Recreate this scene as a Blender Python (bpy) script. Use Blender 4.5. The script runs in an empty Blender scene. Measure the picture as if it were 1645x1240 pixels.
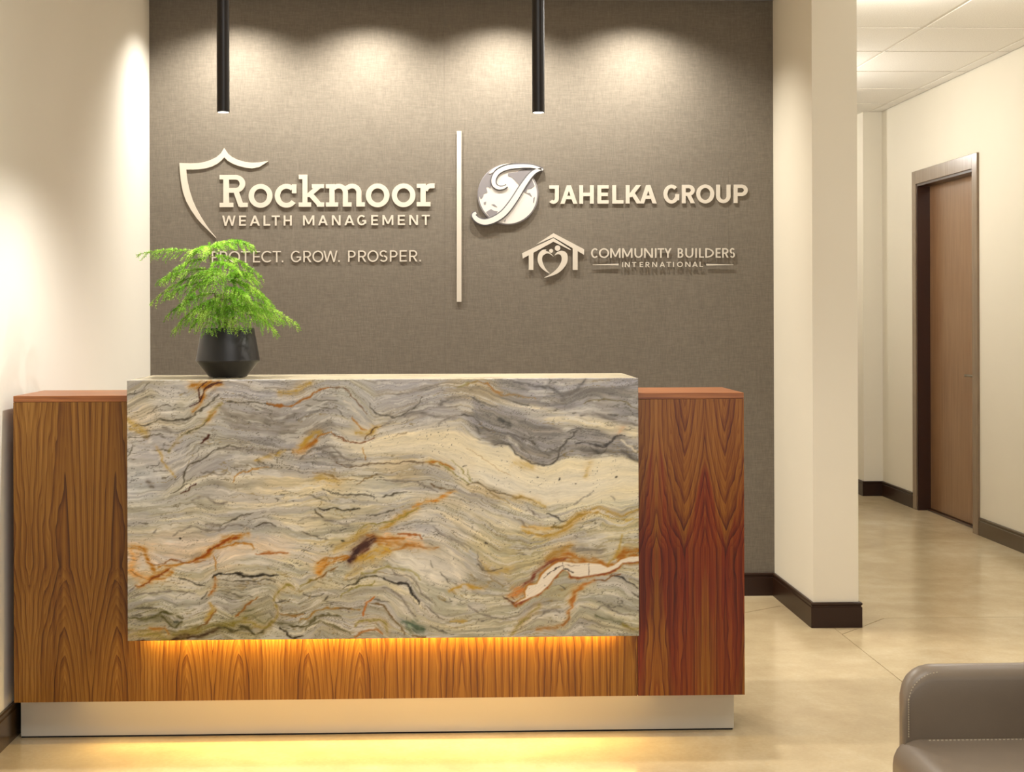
import bpy, bmesh, math, random
import numpy as np
from mathutils import Vector, Matrix, Euler

random.seed(7)
rng = np.random.default_rng(11)
SC = bpy.context.scene
COL = SC.collection

# ------------------------------------------------------------------ camera
F_PX, YAW, ROLL, EYE = 2250.0, math.atan(.0285), .0032, 1.25
cam_d = bpy.data.cameras.new('camera')
cam = bpy.data.objects.new('camera', cam_d)
COL.objects.link(cam)
cam_d.sensor_fit = 'HORIZONTAL'; cam_d.sensor_width = 36.0
cam_d.lens = F_PX / 1645 * 36
cam_d.shift_x = (822.5 - 771) / 1645
cam_d.shift_y = -(620 - 507.8) / 1645
cam_d.clip_start = .05
cam.matrix_world = (Matrix.Translation((0, 0, EYE)) @ Matrix.Rotation(-YAW, 4, 'Z')
                    @ Matrix.Rotation(math.pi / 2, 4, 'X') @ Matrix.Rotation(-ROLL, 4, 'Z'))
SC.camera = cam

# ------------------------------------------------------------------ world, exposure
SC.view_settings.view_transform = 'Standard'
SC.view_settings.look = 'None'
SC.view_settings.exposure = 0.0
SC.view_settings.gamma = 1.0
SC.view_settings.use_curve_mapping = False
W = bpy.data.worlds.new('world'); SC.world = W
W.use_nodes = True
W.node_tree.nodes['Background'].inputs[0].default_value = (1.0, .97, .92, 1)
W.node_tree.nodes['Background'].inputs[1].default_value = .5

def light(name, kind, loc, energy, color, rot=(0, 0, 0), **kw):
    d = bpy.data.lights.new(name, kind)
    d.energy = energy; d.color = color
    for k, v in kw.items(): setattr(d, k, v)
    o = bpy.data.objects.new(name, d); COL.objects.link(o)
    o.location = loc; o.rotation_euler = rot
    return o

R = math.radians
WARM = (1.0, .94, .83); NEUT = (1.0, .98, .95); COOL = (.92, .96, 1.0)
# daylight from the glazed entrance behind the camera
light('entrance_daylight', 'AREA', (1.0, -3.1, 1.45), 56, COOL, (R(90), 0, 0), shape='RECTANGLE', size=3.6, size_y=2.2)
# overhead fill added for the lobby, with no ceiling panels built
light('lobby_fill_light', 'AREA', (.1, 2.2, 2.63), 28, NEUT, (0, 0, 0), shape='RECTANGLE', size=1.2, size_y=.6)
light('lobby_fill_light', 'AREA', (2.2, 3.6, 2.63), 16, NEUT, (0, 0, 0), shape='RECTANGLE', size=.6, size_y=1.2)
# corridor: lamp at its ceiling glow, then two unseen fill lamps added
CORR = ((2.0, 5.76, 2.585), (1.85, 8.0, 2.20), (1.95, 10.4, 2.50))
for (x, y, z), e in zip(CORR, (34, 23, 20)):
    light('corridor_lamp_and_fill', 'POINT', (x, y, z), e, NEUT, shadow_soft_size=.06)
# wall washers over the fabric wall
WASH_X = (-.895, -.31, .275, .86)
for wx in WASH_X:
    light('wall_washer_light', 'SPOT', (wx, 5.93, 2.63), 76, WARM, (R(7), 0, 0), spot_size=R(134), spot_blend=1.0, shadow_soft_size=.014)
# pendants
PEND = ((-.644, 4.195), (.297, 4.195))
for x, y in PEND:
    light('pendant_light', 'SPOT', (x, y, 1.842), 42, (1, .95, .86), (0, 0, 0), spot_size=R(160), spot_blend=.65, shadow_soft_size=.012)
# LED strips of the desk
light('stone_led_light', 'AREA', (-.17, 4.112, .335), 7.5, (1.0, .70, .24), (0, 0, 0), shape='RECTANGLE', size=1.36, size_y=.012)
light('kick_led_light', 'AREA', (-.22, 4.146, .118), 1.15, (1.0, .70, .21), (R(-32), 0, 0), shape='RECTANGLE', size=1.6, size_y=.012, spread=R(120), specular_factor=.1)

# ------------------------------------------------------------------ materials
def lin(c):
    def g(v):
        v /= 255.0
        return v / 12.92 if v <= .04045 else ((v + .055) / 1.055) ** 2.4
    return (g(c[0]), g(c[1]), g(c[2]), 1)

class Mat:
    def __init__(self, name, col=(200, 200, 200), rough=.5, metal=0.0, spec=.5, coat=0, linear=False):
        self.m = bpy.data.materials.new(name); self.m.use_nodes = True
        self.nt = self.m.node_tree
        self.b = self.nt.nodes['Principled BSDF']
        c = col if linear else lin(col)
        self.b.inputs['Base Color'].default_value = (c[0], c[1], c[2], 1)
        self.b.inputs['Roughness'].default_value = rough
        self.b.inputs['Metallic'].default_value = metal
        self.b.inputs['Specular IOR Level'].default_value = spec
        self.b.inputs['Coat Weight'].default_value = coat
        self._tc = None
    def n(self, t, **kw):
        nd = self.nt.nodes.new(t)
        for k, v in kw.items():
            if hasattr(nd, k) and not isinstance(k, int): setattr(nd, k, v)
        return nd
    def link(self, a, b): self.nt.links.new(a, b)
    def coord(self, scale=(1, 1, 1), kind='Object'):
        if not self._tc: self._tc = self.n('ShaderNodeTexCoord')
        mp = self.n('ShaderNodeMapping'); mp.inputs['Scale'].default_value = scale
        self.link(self._tc.outputs[kind], mp.inputs[0]); return mp.outputs[0]
    def noise(self, vec, scale=5, detail=3, rough=.5, dist=0):
        nd = self.n('ShaderNodeTexNoise')
        nd.inputs['Scale'].default_value = scale; nd.inputs['Detail'].default_value = detail
        nd.inputs['Roughness'].default_value = rough; nd.inputs['Distortion'].default_value = dist
        self.link(vec, nd.inputs['Vector']); return nd.outputs['Fac']
    def ramp(self, fac, stops, interp='LINEAR'):
        nd = self.n('ShaderNodeValToRGB'); r = nd.color_ramp; r.interpolation = interp
        while len(r.elements) < len(stops): r.elements.new(.5)
        for e, (p, c) in zip(r.elements, stops):
            e.position = p; e.color = c if len(c) == 4 else (*c, 1)
        self.link(fac, nd.inputs[0]); return nd.outputs[0]
    def math(self, op, a, b=None, c=None, clamp=False):
        nd = self.n('ShaderNodeMath'); nd.operation = op; nd.use_clamp = clamp
        for i, v in enumerate((a, b, c)):
            if v is None: continue
            if isinstance(v, (int, float)): nd.inputs[i].default_value = v
            else: self.link(v, nd.inputs[i])
        return nd.outputs[0]
    def mix(self, fac, a, b, mode='MIX'):
        nd = self.n('ShaderNodeMix'); nd.data_type = 'RGBA'; nd.blend_type = mode
        for i, v in ((0, fac), (6, a), (7, b)):
            if isinstance(v, (int, float)): nd.inputs[i].default_value = v
            elif isinstance(v, tuple): nd.inputs[i].default_value = v if len(v) == 4 else (*v, 1)
            else: self.link(v, nd.inputs[i])
        return nd.outputs[2]
    def bump(self, h, strength=.2, dist=.002):
        nd = self.n('ShaderNodeBump'); nd.inputs['Strength'].default_value = strength
        nd.inputs['Distance'].default_value = dist
        self.link(h, nd.inputs['Height']); self.link(nd.outputs[0], self.b.inputs['Normal'])
    def base(self, c): self.link(c, self.b.inputs['Base Color'])
    def rough(self, c): self.link(c, self.b.inputs['Roughness'])

def paint(name, col, rough=.6, var=.02):
    M = Mat(name, col, rough, spec=.3)
    v = M.noise(M.coord(), 1.3, 3)
    c = lin(col)
    M.base(M.ramp(v, [(.3, tuple(x * (1 - var) for x in c[:3])), (.7, tuple(x * (1 + var) for x in c[:3]))]))
    M.bump(M.noise(M.coord(), 420, 2), .08, .001)
    return M.m

m_wall = paint('cream_wall_paint', (226, 219, 203))
m_wallL = paint('white_wall_paint', (228, 225, 217))
m_ceil = paint('ceiling_white', (232, 228, 220), .8)

def make_tile():
    M = Mat('acoustic_tile', (226, 220, 208), .9, spec=.2)
    s = M.noise(M.coord(), 160, 4, .6)
    M.base(M.ramp(s, [(.3, lin((224, 219, 210))), (.6, lin((238, 234, 226)))]))
    M.bump(s, .25, .001)
    return M.m
m_tile = make_tile()
m_rail = Mat('tee_rail_enamel', (214, 207, 194), .5).m

def make_fabric():
    M = Mat('taupe_woven_wallcovering', (128, 114, 98), .85, spec=.15)
    h = M.noise(M.coord((30, 30, 230)), 1, 3, .6)
    v = M.noise(M.coord((230, 30, 34)), 1, 3, .6)
    big = M.noise(M.coord(), 3, 2)
    w = M.math('ADD', M.math('MULTIPLY', h, .5), M.math('MULTIPLY', v, .5))
    w2 = M.math('ADD', M.math('MULTIPLY', w, .9), M.math('MULTIPLY', big, .1))
    M.base(M.ramp(w2, [(.34, lin((105, 98, 89))), (.5, lin((114, 107, 97))), (.66, lin((124, 116, 106)))]))
    M.bump(w, .5, .0015)
    return M.m
m_fabric = make_fabric()

def make_concrete():
    M = Mat('polished_concrete', (196, 176, 138), .2, spec=.5)
    a = M.noise(M.coord(), 1.1, 5, .6, .6)
    b = M.noise(M.coord(), 7, 5, .65)
    c = M.noise(M.coord(), 90, 3)
    f = M.math('ADD', M.math('MULTIPLY', a, .6), M.math('ADD', M.math('MULTIPLY', b, .28), M.math('MULTIPLY', c, .12)))
    M.base(M.ramp(f, [(.36, lin((184, 163, 128))), (.5, lin((200, 181, 145))), (.64, lin((216, 200, 168)))]))
    M.rough(M.math('MULTIPLY_ADD', b, .14, .10))
    M.bump(a, .04, .004)
    return M.m
m_floor = make_concrete()
m_joint = Mat('joint_filler', (120, 104, 80), .6).m
m_base = Mat('espresso_rubber_base', (44, 24, 12), .35, spec=.3).m
m_baseR = Mat('rubber_base_reflected_tint', (74, 58, 40), .25, spec=.4).m  # lighter copy of the dark base, reflected light put into its colour

def make_walnut(name, leaf, mirror_x, centre, dmode, ramp, fine=1.0, red=None):
    """book-matched walnut veneer: leaves of width `leaf` mirrored about mirror_x; growth rings cut by the face"""
    M = Mat(name, (150, 90, 40), .33, spec=.35)
    tc = M.n('ShaderNodeTexCoord'); sep = M.n('ShaderNodeSeparateXYZ')
    M.link(tc.outputs['Object'], sep.inputs[0])
    X, Z = sep.outputs[0], sep.outputs[2]
    t = M.math('PINGPONG', M.math('SUBTRACT', X, mirror_x), leaf)
    cmb = M.n('ShaderNodeCombineXYZ'); M.link(t, cmb.inputs[0]); M.link(Z, cmb.inputs[2])
    def nz(sx, sz, scale, detail=3, off=0):
        mp = M.n('ShaderNodeMapping'); mp.inputs['Scale'].default_value = (sx, 1, sz)
        mp.inputs['Location'].default_value = (off, off, off)
        M.link(cmb.outputs[0], mp.inputs[0]); return M.noise(mp.outputs[0], scale, detail, .55)
    wob = nz(1, .28, 9, 3)
    wob2 = nz(1, .12, 34, 2, 3.3)
    dx = M.math('ADD', M.math('SUBTRACT', t, centre), M.math('MULTIPLY', M.math('SUBTRACT', wob, .5), .030))
    dx = M.math('ADD', dx, M.math('MULTIPLY', M.math('SUBTRACT', wob2, .5), .010))
    d = None
    for (z0, z1, v0, v1) in dmode:
        nd = M.n('ShaderNodeMapRange'); nd.inputs[1].default_value = z0; nd.inputs[2].default_value = z1
        nd.inputs[3].default_value = v0; nd.inputs[4].default_value = v1
        M.link(Z, nd.inputs[0])
        d = nd.outputs[0] if d is None else M.math('ADD', d, nd.outputs[0])
    ad = M.math('ABSOLUTE', dx)
    r = M.math('SQRT', M.math('ADD', M.math('MULTIPLY', ad, ad), M.math('MULTIPLY', d, d)))
    # sharpen the arches
    r = M.math('ADD', M.math('MULTIPLY', r, .55), M.math('MULTIPLY', M.math('ADD', ad, d), .38))
    ph = M.math('ADD', M.math('MULTIPLY', r, 84), M.math('MULTIPLY', wob, 2.2))
    saw = M.math('FRACT', ph)
    ph2 = M.math('FRACT', M.math('ADD', M.math('MULTIPLY', r, 210), M.math('MULTIPLY', wob2, 3.0)))
    fib = nz(1, .010, 420, 4, 1.7)
    fib2 = nz(1, .022, 110, 3, 5.1)
    big = nz(1, .10, 16, 2, 12.3)
    cellv = M.n('ShaderNodeTexWhiteNoise'); cellv.noise_dimensions = '1D'
    M.link(M.math('FLOOR', ph), cellv.inputs['W'])
    f = M.math('MULTIPLY', M.math('MULTIPLY', M.math('POWER', saw, 3.0), M.math('MULTIPLY_ADD', cellv.outputs[0], .6, .35)), .36)
    f = M.math('ADD', f, M.math('MULTIPLY', M.math('POWER', ph2, 2.0), .11))
    f = M.math('ADD', f, M.math('MULTIPLY', fib, .24 * fine))
    f = M.math('ADD', f, M.math('MULTIPLY', fib2, .46))
    f = M.math('ADD', f, M.math('MULTIPLY', big, .40))
    f = M.math('SUBTRACT', f, .19)
    f = M.math('MULTIPLY_ADD', f, 1.35, -.16)
    col = M.ramp(f, ramp)
    if red:
        zt, zb = red
        a1 = M.math('DIVIDE', M.math('SUBTRACT', M.math('ADD', M.math('MULTIPLY', ad, 4.5), zt), Z), .03, clamp=True)
        a2 = M.math('DIVIDE', M.math('SUBTRACT', Z, M.math('SUBTRACT', zb, M.math('MULTIPLY', ad, 7))), .03, clamp=True)
        a3 = M.math('SUBTRACT', 1.15, M.math('MULTIPLY', ad, 22), clamp=True)
        msk = M.ramp(nz(1, .05, 30, 3, 8.4), [(.44, (0, 0, 0)), (.55, (1, 1, 1))])
        k = M.math('MULTIPLY', M.math('MULTIPLY', a1, a2), M.math('MAXIMUM', a3, M.math('MULTIPLY', msk, .9)))
        k2 = M.math('MULTIPLY', M.math('MULTIPLY', msk, a1), .8)
        col = M.mix(M.math('MULTIPLY', M.math('MAXIMUM', k, k2), .88), col, M.ramp(f, [(.12, lin((146, 66, 16))), (.42, lin((112, 28, 6))), (.8, lin((62, 6, 1)))]))
    M.base(col)
    M.rough(M.math('MULTIPLY_ADD', fib, .12, .27))
    M.bump(fib, .06, .0005)
    return M.m

GOLD = [(.12, lin((158, 112, 50))), (.38, lin((130, 86, 26))), (.62, lin((104, 60, 13))), (.90, lin((62, 30, 5)))]
RED = [(.12, lin((160, 106, 46))), (.38, lin((136, 82, 22))), (.62, lin((106, 50, 12))), (.90, lin((64, 20, 5)))]
PXW = .0018297
def wx_(px): return -1.2453 + (px - 24) * PXW
m_wal_left = make_walnut('walnut_veneer_left', 97 * PXW, wx_(144.5), .0759,
                         [(.13, .52, .002, .066), (.52, 1.02, 0, .012)], GOLD)
m_wal_apron = make_walnut('walnut_veneer_straight', 79 * PXW, wx_(659), .0625,
                          [(.0, 1.0, .09, .10)], GOLD)
m_wal_right = make_walnut('walnut_veneer_right', 79 * PXW, wx_(1132.5), .0625,
                          [(.56, 1.01, .085, .002)], RED, red=(.565, .37))
def make_walnut_plain():
    M = Mat('walnut_edge', (150, 90, 40), .35)
    a = M.noise(M.coord((1, 30, 30)), 6, 4)
    M.base(M.ramp(a, [(.35, lin((168, 104, 52))), (.65, lin((126, 68, 30)))]))
    return M.m
m_wal_edge = make_walnut_plain()

def make_metal_kick():
    M = Mat('satin_kick_metal', (196, 190, 178), .42, metal=.25)
    a = M.noise(M.coord((1, 1, 120)), 4, 3)
    M.rough(M.math('MULTIPLY_ADD', a, .1, .36))
    return M.m
m_kick = make_metal_kick()
m_led = Mat('led_diffuser', (255, 220, 150), .5)
m_led.b.inputs['Emission Color'].default_value = (1, .68, .25, 1); m_led.b.inputs['Emission Strength'].default_value = 3
m_led = m_led.m
m_led_white = Mat('pendant_led', (255, 250, 235), .4)
m_led_white.b.inputs['Emission Color'].default_value = (1, .95, .85, 1); m_led_white.b.inputs['Emission Strength'].default_value = 7
m_led_white = m_led_white.m
m_black = Mat('black_anodised_tube', (24, 16, 11), .34, spec=.35).m
m_pot = Mat('matte_black_ceramic', (17, 15, 16), .36, spec=.45).m
m_soil = Mat('potting_soil', (44, 32, 22), .95).m
m_sign = Mat('cream_acrylic_lettering', (200, 192, 179), .45, spec=.4).m
m_silver = Mat('silver_emblem_face', (206, 202, 197), .35, spec=.4).m
m_grey = Mat('pewter_emblem_grey', (128, 124, 127), .4).m
m_greyd = Mat('pewter_emblem_outline', (92, 90, 94), .4).m
m_steel = Mat('satin_steel', (150, 140, 128), .3, metal=.9).m
m_dark = Mat('shadow_gap_black', (22, 16, 12), .7).m
m_body = Mat('desk_carcass_laminate', (120, 80, 44), .6).m

def make_doorwood(name, a, b, rough=.3):
    M = Mat(name, a, rough, spec=.6)
    n = M.noise(M.coord((18, 18, 1.0)), 3, 4, .6, .4)
    M.base(M.ramp(n, [(.3, lin(a)), (.7, lin(b))]))
    return M.m
m_door = make_doorwood('walnut_door', (146, 112, 80), (122, 86, 56), .28)
m_frame = make_doorwood('bronze_door_casing', (134, 114, 92), (118, 98, 78), .25)
m_jamb = Mat('dark_door_jamb', (52, 26, 12), .3).m

def make_leather():
    M = Mat('taupe_leather', (126, 114, 100), .40, spec=.4)
    v = M.n('ShaderNodeTexVoronoi'); v.inputs['Scale'].default_value = 420
    M.link(M.coord(), v.inputs['Vector'])
    M.bump(v.outputs['Distance'], .12, .0006)
    n = M.noise(M.coord(), 5, 3)
    M.base(M.ramp(n, [(.3, lin((122, 108, 93))), (.7, lin((132, 118, 102)))]))
    return M.m
m_leather = make_leather()
m_thread = Mat('tan_thread', (186, 172, 148), .7).m

def make_needles():
    M = Mat('pine_needles', (120, 190, 40), .5, spec=.3)
    n = M.noise(M.coord(), 22, 3)
    cr = M.ramp(n, [(.3, lin((92, 152, 36))), (.5, lin((134, 186, 54))), (.7, lin((196, 224, 112)))])
    M.base(cr)
    tr = M.n('ShaderNodeBsdfTranslucent'); M.link(cr, tr.inputs['Color'])
    mx = M.n('ShaderNodeMixShader'); mx.inputs[0].default_value = .4
    out = M.nt.nodes['Material Output']
    M.link(M.b.outputs[0], mx.inputs[1]); M.link(tr.outputs[0], mx.inputs[2]); M.link(mx.outputs[0], out.inputs[0])
    return M.m
m_needle = make_needles()
m_stem = Mat('green_brown_stem', (96, 104, 44), .6).m

# ------------------------------------------------------------------ mesh helpers
class MB:
    def __init__(self): self.v = []; self.f = []
    def add(self, vs, fs):
        o = len(self.v); self.v += [tuple(p) for p in vs]; self.f += [tuple(i + o for i in f) for f in fs]; return self
    def box(self, x0, x1, y0, y1, z0, z1):
        return self.add([(x0, y0, z0), (x1, y0, z0), (x1, y1, z0), (x0, y1, z0), (x0, y0, z1), (x1, y0, z1), (x1, y1, z1), (x0, y1, z1)],
                        [(3, 2, 1, 0), (4, 5, 6, 7), (0, 1, 5, 4), (1, 2, 6, 5), (2, 3, 7, 6), (3, 0, 4, 7)])
    def prism(self, poly, y0, y1):
        """poly in (x, z), front at y0"""
        n = len(poly)
        a = sum(poly[i][0] * poly[(i + 1) % n][1] - poly[(i + 1) % n][0] * poly[i][1] for i in range(n))
        if a < 0: poly = poly[::-1]
        vs = [(x, y0, z) for x, z in poly] + [(x, y1, z) for x, z in poly]
        fs = [tuple(range(n)), tuple(range(2 * n - 1, n - 1, -1))] + [((i + 1) % n, i, n + i, n + (i + 1) % n) for i in range(n)]
        return self.add(vs, fs)
    def lathe(self, prof, cx, cy, seg=40, cap0=True, cap1=True):
        vs = []; fs = []
        for r, z in prof:
            for k in range(seg):
                a = 2 * math.pi * k / seg; vs.append((cx + r * math.cos(a), cy + r * math.sin(a), z))
        for i in range(len(prof) - 1):
            for k in range(seg):
                k2 = (k + 1) % seg
                fs.append((i * seg + k, i * seg + k2, (i + 1) * seg + k2, (i + 1) * seg + k))
        if cap0: fs.append(tuple(range(seg - 1, -1, -1)))
        if cap1: fs.append(tuple(range((len(prof) - 1) * seg, len(prof) * seg)))
        return self.add(vs, fs)
    def tube(self, pts, rad, seg=6):
        pts = [Vector(p) for p in pts]; n = len(pts); vs = []; fs = []
        rr = rad if isinstance(rad, (list, tuple)) else [rad] * n
        for i, p in enumerate(pts):
            t = (pts[min(i + 1, n - 1)] - pts[max(i - 1, 0)]).normalized()
            u = t.cross(Vector((0, 0, 1)))
            if u.length < 1e-3: u = t.cross(Vector((0, 1, 0)))
            u.normalize(); w = t.cross(u)
            for k in range(seg):
                a = 2 * math.pi * k / seg; vs.append(p + (u * math.cos(a) + w * math.sin(a)) * rr[i])
        for i in range(n - 1):
            for k in range(seg):
                k2 = (k + 1) % seg; fs.append((i * seg + k, (i + 1) * seg + k, (i + 1) * seg + k2, i * seg + k2))
        fs.append(tuple(range(seg))); fs.append(tuple(range(n * seg - 1, (n - 1) * seg - 1, -1)))
        return self.add(vs, fs)
    def build(self, name, mat, parent=None, bevel=0, smooth=False, seg=2):
        me = bpy.data.meshes.new(name); me.from_pydata(self.v, [], self.f); me.update()
        if mat: me.materials.append(mat)
        o = bpy.data.objects.new(name, me); COL.objects.link(o)
        if bevel or smooth:
            bm = bmesh.new(); bm.from_mesh(me)
            bmesh.ops.recalc_face_normals(bm, faces=bm.faces)
            bm.to_mesh(me); bm.free()
        if smooth:
            for p in me.polygons: p.use_smooth = True
        if bevel:
            md = o.modifiers.new('bevel', 'BEVEL'); md.width = bevel; md.segments = seg; md.limit_method = 'ANGLE'; md.angle_limit = R(40)
        if parent: o.parent = parent; 
        return o

def tag(o, label=None, cat=None, group=None, kind=None):
    if label: o['label'] = label
    if cat: o['category'] = cat
    if group: o['group'] = group
    if kind: o['kind'] = kind
    return o
def empty(name, loc=(0, 0, 0)):
    o = bpy.data.objects.new(name, None); COL.objects.link(o); o.location = loc; o.empty_display_size = .1
    return o
def adopt(root):
    """children were built in world coordinates: keep them there under the moved root"""
    inv = Matrix.Translation(root.location).inverted()
    for o in root.children: o.matrix_parent_inverse = inv
def struct(o): o['kind'] = 'structure'; return o

# ------------------------------------------------------------------ the setting
CZ = 2.655
XL, XR = -1.278, 3.058
YB = 6.22
floor = struct(empty('floor'))
def slab(poly):
    mb = MB(); n = len(poly)
    a = sum(poly[i][0] * poly[(i + 1) % n][1] - poly[(i + 1) % n][0] * poly[i][1] for i in range(n))
    if a < 0: poly = poly[::-1]
    vs = [(x, y, 0) for x, y in poly] + [(x, y, -.03) for x, y in poly]
    mb.add(vs, [tuple(range(n)), tuple(range(2 * n - 1, n - 1, -1))] + [(i, n + i, n + (i + 1) % n, (i + 1) % n) for i in range(n)])
    return mb.build('concrete_slab', m_floor, floor)
g = .0016
JX = 1.5695
slab([(XL - .1, -3.3), (JX - g, -3.3), (JX - g, 5.70), (1.46, 5.98), (1.20, 5.80), (XL - .1, 5.80)])
slab([(JX + g, -3.3), (XR + .3, -3.3), (XR + .3, 5.72), (1.826, 5.72), (JX + g, 5.44)])
slab([(JX + g, 5.445), (1.824, 5.724), (XR + .3, 5.724), (XR + .3, 11.6), (XL - .1, 11.6), (XL - .1, 5.804), (1.198, 5.804), (1.46, 5.985), (JX + g, 5.705)])
MB().box(XL - .1, XR + .3, -3.3, 11.6, -.06, -.004).build('joint_filler', m_joint, floor)

struct(MB().box(XL - .12, XL, -3.3, YB + .1, 0, CZ).build('wall_left', m_wallL))
wb = struct(empty('wall_back'))
MB().box(XL - .12, 1.50, YB, YB + .14, 0, CZ).build('wall_core', m_wall, wb)
sx = [XL, wx_(0) * 0 - 1.20 + .0, .045, 1.289, 1.492]
for a, b in ((XL, .0222), (.0226, 1.2885), (1.2889, 1.491)):
    MB().box(a, b, YB - .004, YB - .0005, .095, CZ).build('fabric_panel', m_fabric, wb)
struct(MB().box(1.490, 1.672, 5.565, 11.6, 0, CZ).build('wall_divider', m_wall))
# right corridor wall with the door opening
DY0, DY1, DZ = 7.935, 8.885, 2.088
wr = MB()
wr.box(XR, XR + .15, -3.3, DY0, 0, CZ); wr.box(XR, XR + .15, DY1, 9.60, 0, CZ); wr.box(XR, XR + .15, DY0, DY1, DZ, CZ)
wr.box(XR + .15, XR + .2, DY0 - .2, DY1 + .2, 0, DZ + .2)
wr.box(2.925, XR + .15, 9.60, 11.6, 0, CZ)
struct(wr.build('wall_right', m_wall))
struct(MB().box(1.67, 2.93, 11.5, 11.6, 0, CZ).build('wall_far', m_wall))
# front wall behind the camera with the glazed entrance opening
fw = MB()
fw.box(XL, -.85, -3.3, -3.18, 0, CZ); fw.box(2.85, XR, -3.3, -3.18, 0, CZ); fw.box(-.85, 2.85, -3.3, -3.18, 2.56, CZ); fw.box(-.85, 2.85, -3.3, -3.18, 0, .3)
struct(fw.build('wall_front', m_wall))

ceil = struct(empty('ceiling'))
MB().box(XL - .12, XR + .3, -3.3, 6.165, CZ, CZ + .05).build('plasterboard', m_ceil, ceil)
MB().box(XL - .12, XR + .3, 6.165, 11.6, CZ + .03, CZ + .06).build('ceiling_deck', m_ceil, ceil)
xs = [1.672, 1.757, 2.364, 2.968, XR]
ys = [6.165 + .611 * i for i in range(10)]
tm = {}
for i in range(len(xs) - 1):
    for j in range(len(ys) - 1):
        w, l = xs[i + 1] - xs[i] - .020, ys[j + 1] - ys[j] - .020
        key = round(w, 3)
        if key not in tm:
            o = MB().box(-w / 2, w / 2, -l / 2, l / 2, 0, .015).build('ceiling_tile', m_tile, ceil, bevel=.002, seg=1); tm[key] = o.data
        else:
            o = bpy.data.objects.new('ceiling_tile', tm[key]); COL.objects.link(o); o.parent = ceil
        o.location = ((xs[i] + xs[i + 1]) / 2, (ys[j] + ys[j + 1]) / 2, CZ - .003)
for x in xs[1:-1]:
    MB().box(x - .010, x + .010, 6.165, 11.5, CZ - .0002, CZ + .012).build('ceiling_rail', m_rail, ceil)
for y in ys[:-1]:
    MB().box(1.672, XR, y - .010, y + .010, CZ, CZ + .0118).build('ceiling_rail', m_rail, ceil)

# baseboards: rubber base with a small top lip
def baseboard(name, pts, mat, h=.101, t=.012, close=True):
    """pts: plan polyline of the wall face; board sits to the left of the walking direction"""
    prof = [(0, 0), (t, 0), (t, h - .020), (t * .72, h - .017), (t * .72, h - .013), (t * 1.05, h - .009), (t * 1.05, h - .003), (t * .7, h), (0, h)]
    P = [Vector((x, y)) for x, y in pts]; n = len(P); vs = []; fs = []; m = len(prof)
    for i, p in enumerate(P):
        d0 = (P[i] - P[i - 1]).normalized() if i else (P[1] - P[0]).normalized()
        d1 = (P[i + 1] - P[i]).normalized() if i < n - 1 else d0
        n0 = Vector((-d0.y, d0.x)); n1 = Vector((-d1.y, d1.x)); mm = (n0 + n1); mm = mm / (1 + n0.dot(n1))
        for a, z in prof: vs.append((p.x + mm.x * a, p.y + mm.y * a, z))
    for i in range(n - 1):
        for k in range(m):
            k2 = (k + 1) % m; fs.append((i * m + k, (i + 1) * m + k, (i + 1) * m + k2, i * m + k2))
    fs += [tuple(range(m)), tuple(range(n * m - 1, (n - 1) * m - 1, -1))]
    mb = MB(); mb.add(vs, fs)
    o = mb.build(name, mat)
    bm = bmesh.new(); bm.from_mesh(o.data); bmesh.ops.recalc_face_normals(bm, faces=bm.faces); bm.to_mesh(o.data); bm.free()
    return struct(o)
baseboard('baseboard_left', [(XL, 6.2), (XL, -3.2)], m_baseR, h=.105)
baseboard('baseboard_back', [(1.478, YB - .004), (XL + .013, YB - .004)], m_base)
baseboard('baseboard_divider', [(1.672, 6.4), (1.672, 5.565), (1.490, 5.565), (1.490, YB - .005)], m_base)
baseboard('baseboard_right', [(XR, -3.2), (XR, 7.845)], m_baseR)
baseboard('baseboard_far', [(XR, 8.965), (XR, 9.60), (2.925, 9.60), (2.925, 11.5)], m_base)

# door in the corridor wall
dr = struct(empty('door_1', (XR, 8.41, 0)))
cf = XR - .014
c = MB()
c.box(cf, XR + .09, 7.858, DY0, 0, 2.170); MBc = c
c.build('door_casing', m_frame, dr, bevel=.002, seg=1)
MB().box(cf, XR + .09, DY1, 8.952, 0, 2.170).build('door_casing', m_frame, dr, bevel=.002, seg=1)
MB().box(cf, XR + .09, DY0, DY1, DZ - .003, 2.170).build('door_casing', m_frame, dr, bevel=.002, seg=1)
MB().box(XR - .006, XR + .075, DY1 - .016, DY1 + .001, 0, DZ).build('door_jamb', m_jamb, dr)
MB().box(XR - .006, XR + .075, DY0 - .001, DY0 + .016, 0, DZ).build('door_jamb', m_jamb, dr)
MB().box(XR - .006, XR + .075, DY0 + .016, DY1 - .016, DZ - .018, DZ).build('door_jamb', m_jamb, dr)
dp = MB().box(XR + .075, XR + .119, DY0 + .004, DY1 - .004, .012, DZ - .006).build('door_leaf', m_door, dr, bevel=.002, seg=1)
MB().box(XR + .05, XR + .14, DY0, DY1, 0, .010).build('threshold', m_jamb, dr)
hm = MB(); hz, hy = .893, DY0 + .075
hm.add([], [])
hm.tube([(XR + .077, hy, hz), (XR + .055, hy, hz)], .024, 20)
hm.tube([(XR + .057, hy, hz), (XR + .020, hy, hz), (XR + .018, hy + .012, hz), (XR + .018, hy + .115, hz)], .008, 10)
h_ = hm.build('lever_handle', m_steel, dp, smooth=True); h_['label'] = 'satin steel lever handle'
adopt(dr)

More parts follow.
